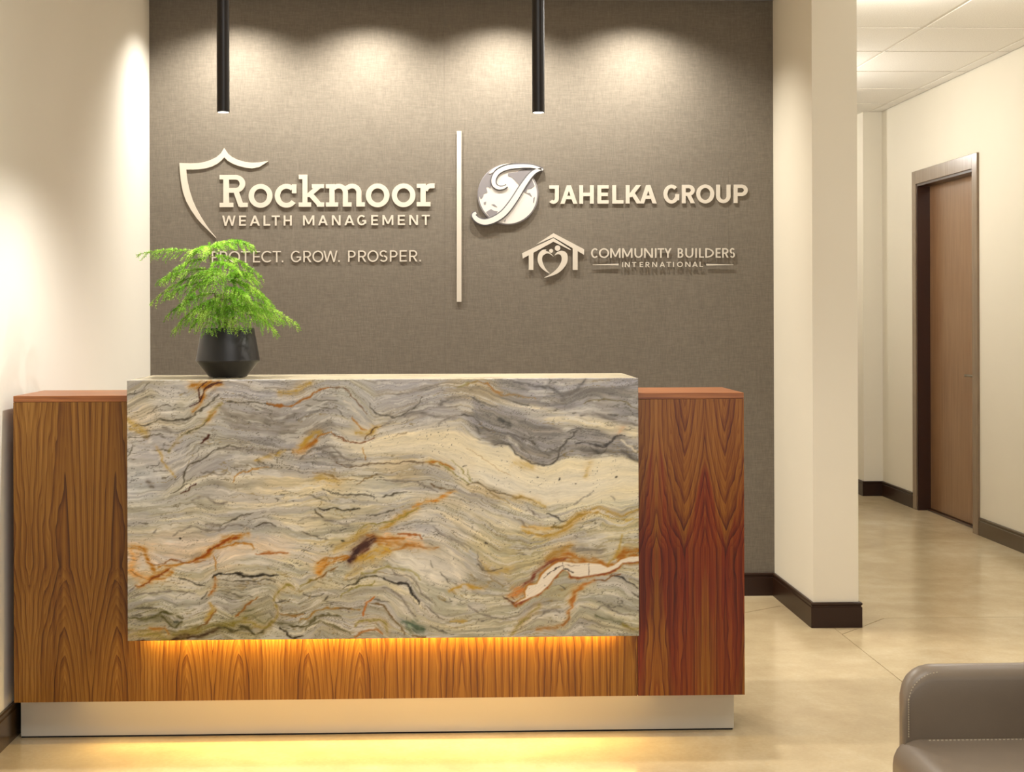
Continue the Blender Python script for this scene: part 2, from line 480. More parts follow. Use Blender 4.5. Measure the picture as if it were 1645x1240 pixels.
# ------------------------------------------------------------------ the stone of the desk: colour laid out on a fine grid
SX0, SX1, SZ0, SZ1 = -.905, .5778, .3148, 1.0677
NX, NZ = 640, 325
def vnoise(x, y, seed):
    r = np.random.default_rng(seed); G = r.random((256, 256))
    xi = np.floor(x).astype(int); yi = np.floor(y).astype(int); fx = x - xi; fy = y - yi
    fx = fx * fx * (3 - 2 * fx); fy = fy * fy * (3 - 2 * fy)
    a = G[xi % 256, yi % 256]; b = G[(xi + 1) % 256, yi % 256]; c = G[xi % 256, (yi + 1) % 256]; d = G[(xi + 1) % 256, (yi + 1) % 256]
    return (a * (1 - fx) + b * fx) * (1 - fy) + (c * (1 - fx) + d * fx) * fy
def fbm(x, y, seed, oct=4, gain=.5):
    s = 0; a = 1; t = 0
    for k in range(oct):
        s = s + a * vnoise(x * 2 ** k + 17.3 * k, y * 2 ** k + 9.1 * k, seed + k); t += a; a *= gain
    return s / t
def L3(c): return np.array(c) / 255.0  # display values, made linear at the end

CURVES = [
 [(204, 598), (340, 585), (480, 598), (620, 597), (760, 600), (900, 618), (970, 612), (1027, 606)],
 [(204, 640), (240, 622), (300, 632), (345, 608), (420, 625), (480, 626), (520, 608), (560, 612), (600, 640), (650, 628), (720, 618), (770, 616), (805, 633), (860, 642), (905, 640), (950, 625), (1027, 632)],
 [(204, 683), (257, 671), (297, 671), (347, 637), (400, 645), (447, 650), (480, 643), (520, 626), (560, 632), (600, 672), (640, 664), (690, 645), (740, 642), (800, 662), (860, 682), (920, 684), (980, 698), (1027, 704)],
 [(204, 700), (255, 694), (287, 700), (318, 688), (360, 700), (420, 714), (480, 721), (528, 699), (561, 709), (600, 710), (640, 698), (700, 690), (740, 688), (770, 706), (815, 714), (845, 740), (880, 748), (910, 735), (960, 735), (1000, 732), (1027, 742)],
 [(204, 790), (269, 785), (300, 752), (347, 722), (400, 722), (480, 740), (544, 747), (610, 744), (688, 744), (723, 756), (750, 777), (767, 778), (819, 796), (871, 813), (930, 806), (980, 795), (1027, 788)],
 [(204, 815), (269, 812), (313, 800), (344, 806), (400, 808), (480, 800), (518, 786), (567, 794), (619, 796), (653, 791), (700, 790), (740, 797), (790, 822), (850, 846), (890, 850), (925, 830), (960, 818), (1000, 832), (1027, 820)],
 [(204, 852), (311, 845), (344, 850), (408, 843), (425, 838), (480, 850), (575, 846), (627, 838), (664, 826), (700, 826), (750, 852), (800, 880), (850, 885), (900, 868), (950, 860), (1027, 856)],
 [(204, 876), (235, 882), (262, 900), (300, 903), (340, 892), (375, 866), (410, 868), (440, 884), (480, 892), (515, 905), (560, 893), (600, 868), (690, 872), (735, 900), (775, 925), (815, 940), (850, 922), (900, 905), (960, 912), (1027, 900)],
 [(204, 945), (230, 932), (270, 925), (320, 938), (340, 924), (400, 924), (440, 922), (480, 938), (510, 925), (560, 935), (590, 925), (615, 925), (640, 936), (655, 940), (670, 966), (700, 985), (740, 990), (790, 982), (830, 975), (870, 950), (920, 935), (960, 928), (990, 930), (1027, 945)],
 [(204, 990), (260, 982), (280, 994), (320, 980), (345, 972), (370, 988), (400, 985), (430, 970), (450, 994), (480, 988), (510, 970), (560, 975), (590, 970), (615, 972), (640, 1000), (665, 1018), (720, 1023), (820, 1018), (860, 1000), (905, 1008), (930, 985), (970, 1000), (1027, 1013)],
 [(204, 1022), (300, 1016), (350, 1006), (370, 1010), (400, 1020), (415, 1018), (450, 1016), (480, 1024), (515, 998), (560, 1016), (600, 1010), (625, 1030), (700, 1046), (1027, 1042)],
]
u = np.linspace(0, 1, NX); v = np.linspace(0, 1, NZ)
PX, PY = np.meshgrid(204.3 + u * 822.2, 1025.5 - v * 416.5)
PX0, PY0 = PX.copy(), PY.copy()
wob = lambda sx, sy, amp, sd: (fbm(PX0 / sx, PY0 / sy, sd, 3) - .5) * 2 * amp
PX = PX + wob(38, 22, 4, 3) + wob(11, 8, 1.2, 50)
PY = PY + wob(38, 22, 5, 13) + wob(11, 8, 1.4, 60)
cy = []
for c_ in CURVES:
    xs_, ys_ = zip(*c_); cy.append(np.interp(PX, xs_, ys_))
for k in range(1, len(cy)): cy[k] = np.maximum(cy[k], cy[k - 1] + 7)
Sv = np.zeros_like(PX) - 40
for k in range(len(cy) - 1):
    t = (PY - cy[k]) / (cy[k + 1] - cy[k])
    inside = (t >= 0) & (t < 1); Sv = np.where(inside, (k + t) * 44.0, Sv)
Sv = np.where(PY >= cy[-1], (len(cy) - 1) * 44.0 + (PY - cy[-1]), Sv)
Sv = np.where(PY < cy[0], PY - cy[0], Sv)

ANCH = [ # px, py, colour
 (225, 625, (170, 160, 138)), (270, 640, (186, 180, 168)), (225, 665, (192, 176, 146)), (300, 650, (178, 170, 150)), (380, 625, (174, 168, 164)),
 (430, 635, (170, 166, 164)), (400, 680, (162, 156, 146)), (450, 665, (164, 158, 152)), (250, 715, (182, 174, 162)), (225, 780, (186, 184, 176)),
 (330, 700, (178, 172, 156)), (330, 745, (176, 168, 154)), (420, 705, (168, 162, 154)), (400, 760, (190, 178, 152)), (300, 790, (184, 176, 152)),
 (460, 780, (202, 186, 150)), (230, 830, (186, 178, 154)), (330, 830, (182, 174, 152)), (400, 850, (174, 168, 158)), (470, 830, (196, 184, 154)),
 (520, 640, (172, 164, 150)), (500, 690, (160, 152, 140)), (560, 640, (184, 178, 158)), (640, 625, (164, 156, 148)), (680, 650, (162, 154, 146)),
 (560, 715, (190, 180, 160)), (510, 740, (176, 170, 162)), (620, 715, (214, 198, 162)), (700, 710, (218, 202, 164)), (740, 720, (220, 206, 170)),
 (640, 760, (190, 172, 136)), (700, 770, (182, 172, 150)), (620, 780, (188, 182, 162)), (520, 790, (202, 186, 146)), (560, 815, (196, 184, 152)),
 (770, 630, (176, 158, 124)), (830, 620, (148, 140, 130)), (870, 625, (168, 162, 162)), (950, 620, (162, 154, 146)), (1010, 620, (160, 154, 154)),
 (880, 650, (150, 142, 134)), (960, 655, (166, 158, 148)), (1010, 665, (162, 156, 152)), (790, 700, (146, 138, 128)),
 (800, 760, (222, 208, 170)), (900, 760, (220, 206, 168)), (1000, 770, (220, 206, 168)), (870, 790, (218, 206, 170)), (980, 800, (208, 200, 166)),
 (780, 800, (188, 170, 136)), (740, 830, (198, 184, 152)), (800, 830, (204, 192, 158)), (870, 828, (198, 190, 162)), (720, 860, (186, 176, 156)),
 (540, 845, (190, 180, 148)), (640, 845, (184, 174, 150)), (600, 860, (186, 172, 130)), (540, 870, (192, 178, 138)), (680, 840, (186, 180, 168)),
 (780, 880, (188, 174, 132)), (840, 880, (184, 170, 122)), (940, 860, (188, 176, 142)), (1000, 850, (196, 182, 138)), (930, 890, (176, 164, 138)),
 (1010, 880, (186, 172, 128)), (790, 925, (176, 164, 126)), (720, 920, (206, 198, 182)), (690, 900, (204, 196, 180)), (740, 960, (182, 176, 152)),
 (230, 900, (210, 190, 164)), (260, 885, (200, 182, 164)), (320, 880, (196, 178, 152)), (370, 890, (214, 196, 172)), (440, 880, (214, 196, 170)),
 (500, 890, (206, 190, 152)), (460, 910, (206, 196, 160)), (400, 910, (200, 190, 160)), (290, 920, (196, 184, 158)), (240, 950, (176, 170, 148)),
 (340, 945, (172, 164, 140)), (400, 940, (164, 156, 136)), (280, 960, (182, 176, 150)), (240, 985, (150, 142, 108)), (330, 990, (178, 170, 140)),
 (420, 960, (180, 170, 138)), (460, 985, (170, 162, 140)), (400, 1000, (158, 146, 100)), (220, 1010, (160, 144, 92)), (450, 1020, (184, 180, 166)),
 (350, 1020, (160, 150, 112)), (540, 920, (186, 178, 150)), (600, 940, (180, 172, 146)), (540, 960, (178, 168, 140)), (520, 1010, (172, 164, 142)),
 (600, 985, (174, 166, 144)), (570, 1020, (172, 164, 144)), (650, 960, (190, 182, 158)), (700, 960, (190, 184, 160)), (640, 1010, (176, 166, 140)),
 (720, 1010, (180, 170, 136)), (800, 1000, (182, 174, 144)), (870, 980, (166, 158, 138)), (870, 1010, (172, 162, 134)), (960, 960, (186, 178, 150)),
 (1000, 970, (182, 174, 148)), (940, 1000, (170, 162, 136)), (1000, 1005, (178, 172, 144)), (890, 945, (178, 166, 124)),
]
num = np.zeros(PX.shape + (3,)); den = np.zeros(PX.shape)
for ax, ay, c_ in ANCH:
    d2 = ((PX - ax) / 1.7) ** 2 + (PY - ay) ** 2 + 60
    w_ = d2 ** -2.2
    num += w_[..., None] * L3(c_); den += w_
C = num / den[..., None]

def blend(col, a):
    global C
    C = C * (1 - a[..., None]) + L3(col) * a[..., None]
def inpoly(pts, px, py):
    res = np.zeros(px.shape, bool); n = len(pts)
    for i in range(n):
        x1, y1 = pts[i]; x2, y2 = pts[(i + 1) % n]
        if y1 == y2: continue
        cond = ((y1 > py) != (y2 > py)) & (px < (x2 - x1) * (py - y1) / (y2 - y1) + x1)
        res ^= cond
    return res
def segdist(pts, px, py):
    """distance to a polyline and the parameter along it"""
    best = np.full(px.shape, 1e9); par = np.zeros(px.shape); L = 0
    lens = [math.dist(pts[i], pts[i + 1]) for i in range(len(pts) - 1)]; T = sum(lens) or 1
    for i in range(len(pts) - 1):
        x1, y1 = pts[i]; x2, y2 = pts[i + 1]; dx, dy = x2 - x1, y2 - y1; q = dx * dx + dy * dy + 1e-9
        t = np.clip(((px - x1) * dx + (py - y1) * dy) / q, 0, 1)
        d = np.hypot(px - x1 - t * dx, py - y1 - t * dy)
        m = d < best; best = np.where(m, d, best); par = np.where(m, (L + t * lens[i]) / T, par); L += lens[i]
    return best, par
def region(pts, col, a=1.0, soft=2.0):
    xs_ = [p[0] for p in pts]; ys_ = [p[1] for p in pts]; mrg = soft * 3 + 8
    sel = (PX0 > min(xs_) - mrg) & (PX0 < max(xs_) + mrg) & (PY0 > min(ys_) - mrg) & (PY0 < max(ys_) + mrg)
    px = PX[sel] * .5 + PX0[sel] * .5; py = PY[sel] * .5 + PY0[sel] * .5
    d, _ = segdist(pts + [pts[0]], px, py); ins = inpoly(pts, px, py)
    sd = np.where(ins, d, -d); al = np.clip(sd / soft * .5 + .5, 0, 1) * a
    C[sel] = C[sel] * (1 - al[:, None]) + L3(col) * al[:, None]
VN = fbm(PX0 / 7, PY0 / 7, 91, 3)
STK = fbm(PX / 22, Sv / 2.6, 95, 3, .6)
JX_ = (fbm(PX0 / 9, PY0 / 6, 96, 3) - .5) * 5; JY_ = (fbm(PX0 / 9, PY0 / 6, 99, 3) - .5) * 6
TILE = {'A': (200, 600), 'B': (480, 600), 'C': (750, 600), 'D': (200, 815), 'E': (480, 815), 'F': (750, 815)}
def conv(t, pts):
    ox, oy = TILE[t]; return [(ox + x / 5.768, oy + y / 5.768) for x, y in pts]
def smooth(pts):
    out = []
    for i in range(len(pts) - 1):
        p0 = pts[max(i - 1, 0)]; p1 = pts[i]; p2 = pts[i + 1]; p3 = pts[min(i + 2, len(pts) - 1)]
        for k in range(4):
            t = k / 4
            out.append(tuple(.5 * ((2 * p1[j]) + (-p0[j] + p2[j]) * t + (2 * p0[j] - 5 * p1[j] + 4 * p2[j] - p3[j]) * t * t + (-p0[j] + 3 * p1[j] - 3 * p2[j] + p3[j]) * t ** 3) for j in (0, 1)))
    out.append(pts[-1]); return out
def vein(t, col, w, a, pts, taper=.32):
    pts = smooth(conv(t, pts) if t else pts); xs_ = [p[0] for p in pts]; ys_ = [p[1] for p in pts]; mrg = w * 3 + 6
    sel = (PX0 > min(xs_) - mrg) & (PX0 < max(xs_) + mrg) & (PY0 > min(ys_) - mrg) & (PY0 < max(ys_) + mrg)
    if not sel.any(): return
    jx = (PX[sel] - PX0[sel]) * .3 + JX_[sel]; jy = (PY[sel] - PY0[sel]) * .3 + JY_[sel]
    d, s = segdist(pts, PX0[sel] + jx, PY0[sel] + jy)
    ww = w * (1 - taper * (2 * s - 1) ** 2) * (.55 + .9 * VN[sel])
    al = np.exp(-(d / np.maximum(ww, .45)) ** 2) * a * (.75 + .7 * VN[sel])
    if w >= 2.2 and t:
        al = al * np.clip(.30 + 2.4 * (STK[sel] - .30), .15, 1.25)
        warm_ = col[0] > 120 and col[2] < 90
        ha = np.exp(-(d / (ww * 2.1)) ** 2) * a * (.34 if warm_ else .22)
        hc = L3((204, 152, 84)) if warm_ else L3(col)
        C[sel] = C[sel] * (1 - ha[:, None]) + hc * ha[:, None]
    al = np.clip(al, 0, 1); C[sel] = C[sel] * (1 - al[:, None]) + L3(col) * al[:, None]

# broad bands
GRY = (136, 128, 118); CRM = (222, 210, 180)
region(conv('C', [(-40, 560), (90, 620), (240, 670), (380, 660), (520, 800), (620, 850), (760, 855), (860, 800), (960, 775), (1150, 785), (1290, 760), (1440, 770), (1600, 830), (1620, 1190), (1300, 1180), (1040, 1210), (760, 1240), (640, 1200), (400, 1130), (120, 1010), (-40, 1000), (-100, 900)]), CRM, .9, 5)
region(conv('B', [(690, 620), (860, 590), (1000, 560), (1200, 540), (1500, 530), (1640, 600), (1640, 980), (1560, 980), (1400, 830), (1200, 770), (900, 740), (700, 740), (600, 770), (450, 700), (300, 590), (470, 640), (600, 640)]), (218, 204, 172), .85, 4)
region(conv('C', [(-40, 380), (60, 400), (40, 230), (180, 300), (420, 330), (560, 400), (740, 490), (920, 530), (1040, 510), (1220, 530), (1360, 590), (1420, 580), (1500, 640), (1600, 720), (1600, 830), (1440, 770), (1290, 760), (1150, 785), (960, 775), (860, 800), (760, 855), (620, 850), (520, 800), (380, 660), (240, 670), (120, 560)]), GRY, .9, 4)
region(conv('C', [(260, 250), (450, 290), (640, 300), (880, 360), (1060, 410), (1200, 410), (1400, 480), (1600, 510), (1600, 640), (1460, 570), (1340, 570), (1220, 520), (1040, 500), (920, 520), (740, 470), (560, 390), (420, 320)]), (208, 194, 160), .9, 5)
region(conv('C', [(700, 130), (860, 200), (960, 190), (1100, 130), (1250, 160), (1400, 170), (1600, 160), (1600, 230), (1300, 220), (1100, 270), (980, 290), (840, 310), (760, 230)]), (132, 124, 114), .8, 6)

# strata streaks
st = fbm(PX / 95, Sv / 5.5, 21, 4, .6); st2 = fbm(PX / 42, Sv / 2.4, 31, 3, .6); st3 = fbm(PX / 130, Sv / 14, 41, 3)
cream_mask = np.clip((C.mean(-1) - .735) / .04, 0, 1)
grey_mask = np.clip((.58 - C.mean(-1)) / .05, 0, 1)
gain = (1 + (st - .5) * (.44 - .34 * cream_mask) + (st2 - .5) * (.26 - .20 * cream_mask))
C = C * gain[..., None]
tint = (st3 - .5)[..., None] * np.array([.06, .01, -.16]); C = C * (1 + tint)
lil = np.clip((fbm(PX / 70, Sv / 8, 401, 3) - .54) / .08, 0, 1) * .45 * (1 - cream_mask); blend((172, 168, 172), lil)
sage = np.clip((fbm(PX / 80, Sv / 9, 411, 3) - .55) / .08, 0, 1) * .4 * (1 - cream_mask) * np.clip((PY0 - 760) / 120, 0, 1); blend((158, 156, 132), sage)
white = np.clip((fbm(PX / 34, Sv / 5, 71, 4, .6) - .60) / .06, 0, 1) * .5 * (1 - cream_mask) * (1 - .6 * grey_mask); blend((212, 207, 196), white)
def threads(sx, sy, sd, w, col, k, cs=(40, 22), th=.46):
    t_ = 1 - np.clip(np.abs(fbm(PX / sx, Sv / sy, sd, 4, .55) - .5) / w, 0, 1)
    t_ *= np.clip((fbm(PX / cs[0], PY / cs[1], sd + 7, 3) - th) / .10, 0, 1) * (1 - .9 * cream_mask); blend(col, t_ * k)
threads(80, 11, 81, .011, (104, 98, 84), .75)
threads(60, 8, 181, .010, (120, 106, 70), .65, (45, 26), .49)
threads(46, 7, 481, .010, (96, 90, 78), .6, (30, 18), .52)
threads(120, 16, 581, .012, (150, 122, 56), .55, (60, 30), .52)
low = np.clip((PY0 - 925) / 60, 0, 1) * np.clip((700 - PX0) / 160, 0, 1)
thin = 1 - np.clip(np.abs(fbm(PX / 150, Sv / 9, 281, 3, .5) - .5) / .022, 0, 1); blend((96, 90, 52), thin * low * .6)
dg = 1 - np.clip(np.abs(fbm(PX / 60, Sv / 6, 681, 4, .6) - .5) / .02, 0, 1); blend((96, 90, 82), dg * grey_mask * .5)

C = C * .66 + C.mean(-1)[..., None] * np.array([1.01, .995, .965]) * .34
C = (.685 + (C - .70) * 1.22) * np.array([.995, 1.0, 1.015])
# veins: D dark, O orange, Y ochre, K brown-black, G grey
D_ = (72, 66, 52); O_ = (156, 94, 6); Y_ = (168, 134, 44); K_ = (62, 26, 12); G_ = (104, 96, 86); P_ = (212, 188, 156); OL = (126, 116, 48)
V = [
 ('A', D_, 1.3, .8, [(110, 475), (200, 470), (270, 440), (330, 408), (400, 430), (500, 420), (580, 410), (650, 370), (740, 300)]),
 ('A', D_, 1.1, .7, [(30, 570), (110, 580), (200, 575), (320, 540), (360, 550)]), ('A', D_, 1.0, .6, [(210, 355), (290, 320), (360, 285), (430, 290)]),
 ('A', D_, 1.1, .6, [(20, 195), (90, 175), (170, 150), (200, 100), (240, 70)]), ('A', Y_, 4, .5, [(20, 400), (110, 480), (200, 545), (60, 500)]),
 ('A', O_, 6, .8, [(620, 100), (680, 110), (760, 100), (880, 80)]), ('A', O_, 2.5, .8, [(740, 150), (720, 220), (680, 290), (640, 350)]),
 ('A', K_, 1.1, .95, [(760, 70), (700, 110), (685, 180), (695, 230), (660, 270), (600, 295)]), ('A', K_, 1.2, .95, [(900, 70), (800, 95), (740, 140), (720, 190), (690, 250)]),
 ('A', K_, 1.2, .8, [(830, 85), (870, 75), (780, 120)]), ('A', D_, 1.2, .7, [(870, 185), (800, 240), (740, 300), (690, 350)]), ('A', O_, 3, .6, [(840, 340), (790, 380), (760, 440)]),
 ('A', OL, 2.4, .5, [(900, 260), (820, 340), (760, 420), (660, 500), (540, 560), (440, 660), (400, 700)]), ('A', D_, 1.1, .7, [(760, 440), (650, 510), (520, 570)]),
 ('A', K_, 1.7, 1, [(780, 555), (750, 590), (705, 630)]), ('A', D_, 1.2, .8, [(950, 255), (1050, 270), (1180, 260), (1300, 275), (1420, 290), (1520, 300)]),
 ('A', G_, 4, .5, [(1600, 360), (1500, 400), (1440, 450), (1300, 440)]), ('A', G_, 7, .4, [(900, 330), (1050, 400), (1200, 380), (1400, 380)]), ('A', G_, 6, .35, [(1000, 480), (1200, 500), (1400, 520), (1550, 480)]),
 ('A', D_, 1.3, .75, [(420, 1110), (510, 1060), (560, 990), (545, 930), (590, 830), (700, 790), (790, 720), (860, 675), (960, 660), (1060, 690)]),
 ('A', G_, 3.5, .5, [(860, 675), (1000, 690), (1200, 700), (1400, 720)]), ('A', D_, 1, .6, [(160, 698), (280, 695), (420, 698)]), ('A', D_, 1.2, .6, [(30, 750), (60, 700), (90, 640)]),
 ('A', Y_, 2.2, .5, [(290, 660), (340, 760), (390, 850), (470, 940)]), ('A', K_, 1.1, .9, [(520, 1100), (590, 1075), (600, 1045), (660, 1015)]), ('A', G_, 2.2, .6, [(620, 1160), (740, 1130), (840, 1195), (940, 1190)]),
 ('A', G_, 3, .7, [(205, 985), (240, 1025), (265, 1040)]), ('A', G_, 3, .6, [(360, 480), (400, 510), (420, 530)]), ('A', D_, 1, .5, [(1380, 770), (1410, 710), (1480, 690), (1590, 720)]), ('A', O_, 1.2, .5, [(1000, 1000), (1040, 920), (1180, 880), (1330, 850)]),
 ('A', Y_, 3, .5, [(1200, 800), (1350, 760), (1480, 700)]), ('A', O_, 3.5, .7, [(1560, 720), (1620, 700), (1660, 680)]), ('A', G_, 1.6, .6, [(700, 900), (860, 930), (940, 900)]),
 ('B', Y_, 5, .6, [(-180, 180), (-60, 170), (40, 120), (100, 80)]), ('B', (146, 88, 20), 1.7, .85, [(-300, 270), (-100, 300), (0, 260), (80, 210), (200, 145), (300, 125)]), ('B', (94, 62, 34), 1.1, .7, [(280, 130), (380, 125), (450, 160), (500, 220), (560, 300), (620, 370)]),
 ('B', O_, 1.6, .7, [(480, 400), (530, 460), (570, 510), (620, 520)]), ('B', Y_, 4, .7, [(520, 540), (610, 560), (670, 530), (740, 490)]), ('B', (88, 62, 20), 1.3, .9, [(600, 610), (640, 560), (690, 510), (760, 480)]),
 ('B', D_, 1.2, .7, [(640, 270), (680, 340), (740, 380), (880, 400), (960, 385), (1060, 320), (1140, 230)]), ('B', G_, 2.5, .6, [(860, 190), (1000, 170), (1160, 140), (1280, 110)]), ('B', G_, 3, .6, [(760, 480), (900, 430), (1060, 370), (1260, 400), (1450, 420)]),
 ('B', G_, 2, .5, [(1290, 470), (1380, 420), (1500, 390), (1620, 400)]), ('B', D_, 1.3, .7, [(1470, 390), (1530, 385), (1600, 410)]), ('B', G_, 3, .5, [(1300, 290), (1420, 230), (1560, 220)]), ('B', OL, 2, .6, [(1480, 130), (1560, 95), (1640, 75)]),
 ('B', Y_, 4.5, .75, [(-10, 700), (60, 620), (120, 560), (200, 530)]), ('B', O_, 4.5, .9, [(-20, 725), (30, 710), (90, 670), (150, 620)]), ('B', O_, 1.4, .8, [(140, 600), (210, 560), (290, 545)]), ('B', (112, 64, 26), 1.2, .8, [(290, 560), (380, 600), (480, 632), (620, 630), (690, 590)]),
 ('B', (110, 90, 60), 1.2, .6, [(860, 585), (960, 550), (1000, 545)]), ('B', G_, 4, .6, [(120, 680), (280, 730), (340, 800), (480, 850)]), ('B', G_, 2, .6, [(0, 790), (120, 700), (300, 680), (420, 790), (620, 800)]),
 ('B', (92, 72, 48), 1.0, .75, [(340, 820), (400, 855), (490, 862), (620, 845), (740, 830), (900, 828), (980, 820), (1180, 835), (1300, 870)]), ('B', O_, 1, .6, [(590, 690), (605, 760), (610, 800)]), ('B', Y_, 3, .6, [(1170, 830), (1290, 825), (1420, 890)]), ('B', O_, 1.3, .8, [(1180, 835), (1290, 822), (1360, 855), (1440, 900)]),
 ('B', OL, 1.2, .7, [(1300, 840), (1440, 930), (1540, 1010), (1570, 1030)]), ('B', OL, 1.0, .6, [(1400, 800), (1500, 890), (1560, 980), (1590, 1020)]), ('B', D_, 1.2, .7, [(1510, 870), (1550, 862)]), ('B', (110, 84, 40), 1.2, .7, [(530, 1025), (600, 985), (720, 940)]),
 ('B', Y_, 6, .5, [(150, 950), (260, 970), (360, 1000)]), ('B', (126, 100, 50), 1.2, .6, [(120, 910), (250, 930), (380, 985), (520, 990)]), ('B', D_, 1.4, .75, [(210, 1070), (300, 1095), (400, 1118), (540, 1125), (690, 1128)]), ('B', D_, 1.4, .8, [(760, 1132), (830, 1130), (890, 1105), (990, 1105)]),
 ('B', (88, 66, 34), 1.2, .8, [(1210, 1020), (1280, 1055), (1380, 1075), (1450, 1078)]), ('B', (190, 124, 30), 3, .85, [(1450, 1095), (1380, 1110), (1280, 1170), (1150, 1190), (1060, 1235)]), ('B', G_, 1.6, .6, [(770, 990), (1000, 1000), (1160, 1030), (1280, 1090)]),
 ('B', D_, 1.2, .5, [(0, 1130), (100, 1120), (240, 1180)]), ('B', D_, 1, .6, [(60, 290), (200, 310), (340, 330), (420, 400)]), ('B', D_, 1, .6, [(120, 235), (260, 240), (350, 250)]), ('B', (230, 220, 196), 3, .5, [(420, 260), (500, 330), (600, 430)]),
 ('C', (140, 104, 44), 1.3, .7, [(0, 105), (80, 75), (160, 95), (240, 150), (320, 200), (420, 200), (500, 215), (640, 240)]), ('C', O_, 1.6, .45, [(180, 100), (260, 170), (330, 185)]), ('C', D_, 1.4, .7, [(430, 260), (480, 280), (560, 295)]), ('C', D_, 1.5, .6, [(30, 220), (90, 260), (180, 300), (270, 315)]),
 ('C', (84, 78, 72), 2.6, .8, [(560, 105), (640, 130), (720, 125), (800, 150), (870, 195), (960, 190), (1020, 140), (1110, 60)]), ('C', (84, 78, 72), 1.4, .7, [(420, 95), (470, 90), (560, 105)]), ('C', (100, 94, 86), 3, .7, [(740, 120), (830, 90)]), ('C', G_, 4, .6, [(880, 250), (1000, 180), (1200, 170), (1400, 160), (1590, 110)]),
 ('C', (96, 82, 40), 1.3, .7, [(1090, 290), (1160, 260), (1300, 255), (1440, 270), (1590, 340)]), ('C', D_, 1.8, .8, [(1320, 382), (1350, 388), (1390, 395)]), ('C', D_, 1, .7, [(980, 365), (1010, 378)]), ('C', G_, 2.5, .7, [(1060, 400), (1180, 375), (1320, 430), (1460, 480), (1600, 500)]),
 ('C', (58, 54, 44), 3.4, .85, [(295, 420), (340, 450), (400, 490)]), ('C', (80, 74, 66), 1.3, .75, [(-10, 395), (60, 410), (130, 480), (210, 540)]), ('C', (78, 72, 62), 1.2, .8, [(80, 500), (110, 550)]), ('C', (82, 76, 68), 1.2, .7, [(370, 560), (480, 600), (600, 630), (630, 660)]), ('C', D_, 2.2, .7, [(600, 630), (630, 660)]),
 ('C', (76, 70, 60), 1.5, .85, [(250, 660), (330, 655), (390, 670), (440, 730), (520, 800), (620, 845), (760, 858), (830, 800), (870, 700), (960, 600), (1020, 540)]), ('C', (76, 70, 60), 1.8, .7, [(760, 700), (830, 730), (870, 690)]), ('C', (84, 78, 70), 1.2, .7, [(930, 555), (1000, 520), (1140, 525), (1230, 540)]),
 ('C', (56, 50, 42), 1.6, .9, [(1010, 655), (1100, 655), (1200, 680), (1280, 680), (1350, 630), (1400, 590), (1470, 590)]), ('C', (44, 40, 34), 2.4, .9, [(1180, 735), (1220, 745)]), ('C', D_, 1.5, .7, [(1150, 690), (1200, 740), (1270, 740), (1300, 700)]), ('C', (86, 80, 72), 3, .7, [(1440, 720), (1520, 790), (1600, 830)]), ('C', (222, 212, 190), 1.8, .7, [(1440, 620), (1500, 680), (1570, 730)]),
 ('C', (222, 214, 196), 2.2, .5, [(370, 590), (420, 640), (460, 670)]), ('C', (80, 74, 64), 1.1, .5, [(500, 690), (560, 740), (600, 800)]), ('C', (80, 74, 64), 1.2, .5, [(640, 690), (700, 740), (780, 760)]), ('C', (200, 150, 110), 4, .5, [(1460, 510), (1410, 560)]),
 ('C', (30, 22, 10), 1.3, 1, [(655, 978), (670, 979)]), ('C', (30, 22, 10), 1.5, 1, [(865, 975), (855, 995)]), ('C', (40, 30, 16), 1.2, 1, [(1008, 1030), (1018, 1028)]), ('C', (30, 22, 10), 1.3, 1, [(1382, 968), (1394, 968)]), ('C', D_, .9, .7, [(683, 325), (687, 330)]),
 ('C', Y_, 4, .35, [(1140, 830), (1120, 900), (1100, 960)]), ('C', Y_, 6, .3, [(440, 840), (600, 870)]), ('C', (170, 140, 90), .8, .6, [(0, 700), (150, 800), (300, 900), (400, 960)]), ('C', (106, 90, 58), 1.3, .75, [(0, 1040), (80, 1022), (150, 1045), (200, 1090), (320, 1110), (420, 1150), (540, 1160), (640, 1215)]), ('C', OL, 1.3, .5, [(0, 900), (30, 1000), (60, 1020)]),
 ('C', (130, 110, 66), 1.4, .6, [(200, 1110), (300, 1160), (380, 1200)]), ('C', Y_, 4, .4, [(420, 1150), (560, 1170), (720, 1240)]), ('C', G_, 1.4, .5, [(980, 1230), (1080, 1160), (1180, 1110)]), ('C', G_, 1.4, .5, [(1340, 1140), (1380, 1180)]),
 ('D', G_, 2.4, .8, [(750, 150), (800, 155), (870, 150)]), ('D', D_, 1.3, .75, [(870, 160), (960, 120), (1060, 70), (1180, 50)]), ('D', D_, 1.4, .85, [(1210, 165), (1260, 145), (1330, 140), (1400, 165)]), ('D', G_, 1.6, .6, [(640, 170), (760, 200), (900, 190), (960, 150), (1120, 165)]), ('D', G_, 1.6, .5, [(440, 240), (540, 200), (620, 160)]),
 ('D', (30, 24, 14), 1.3, 1, [(512, 265), (522, 267)]), ('D', D_, 1, .6, [(150, 125), (220, 132)]), ('D', G_, 1.5, .6, [(260, 220), (290, 190)]), ('D', P_, 9, .55, [(60, 330), (220, 330), (420, 400), (620, 420), (760, 380)]), ('D', P_, 9, .6, [(900, 380), (1060, 350), (1180, 320), (1300, 360), (1500, 430)]),
 ('D', O_, 3.4, .85, [(30, 350), (110, 350), (180, 370), (190, 440), (230, 510), (270, 560)]), ('D', (214, 150, 74), 6, .7, [(50, 390), (90, 450), (60, 560), (130, 610), (200, 640)]), ('D', (120, 84, 40), 1.2, .7, [(50, 560), (90, 590), (150, 630), (220, 650)]), ('D', D_, 1.1, .8, [(45, 468), (110, 470)]),
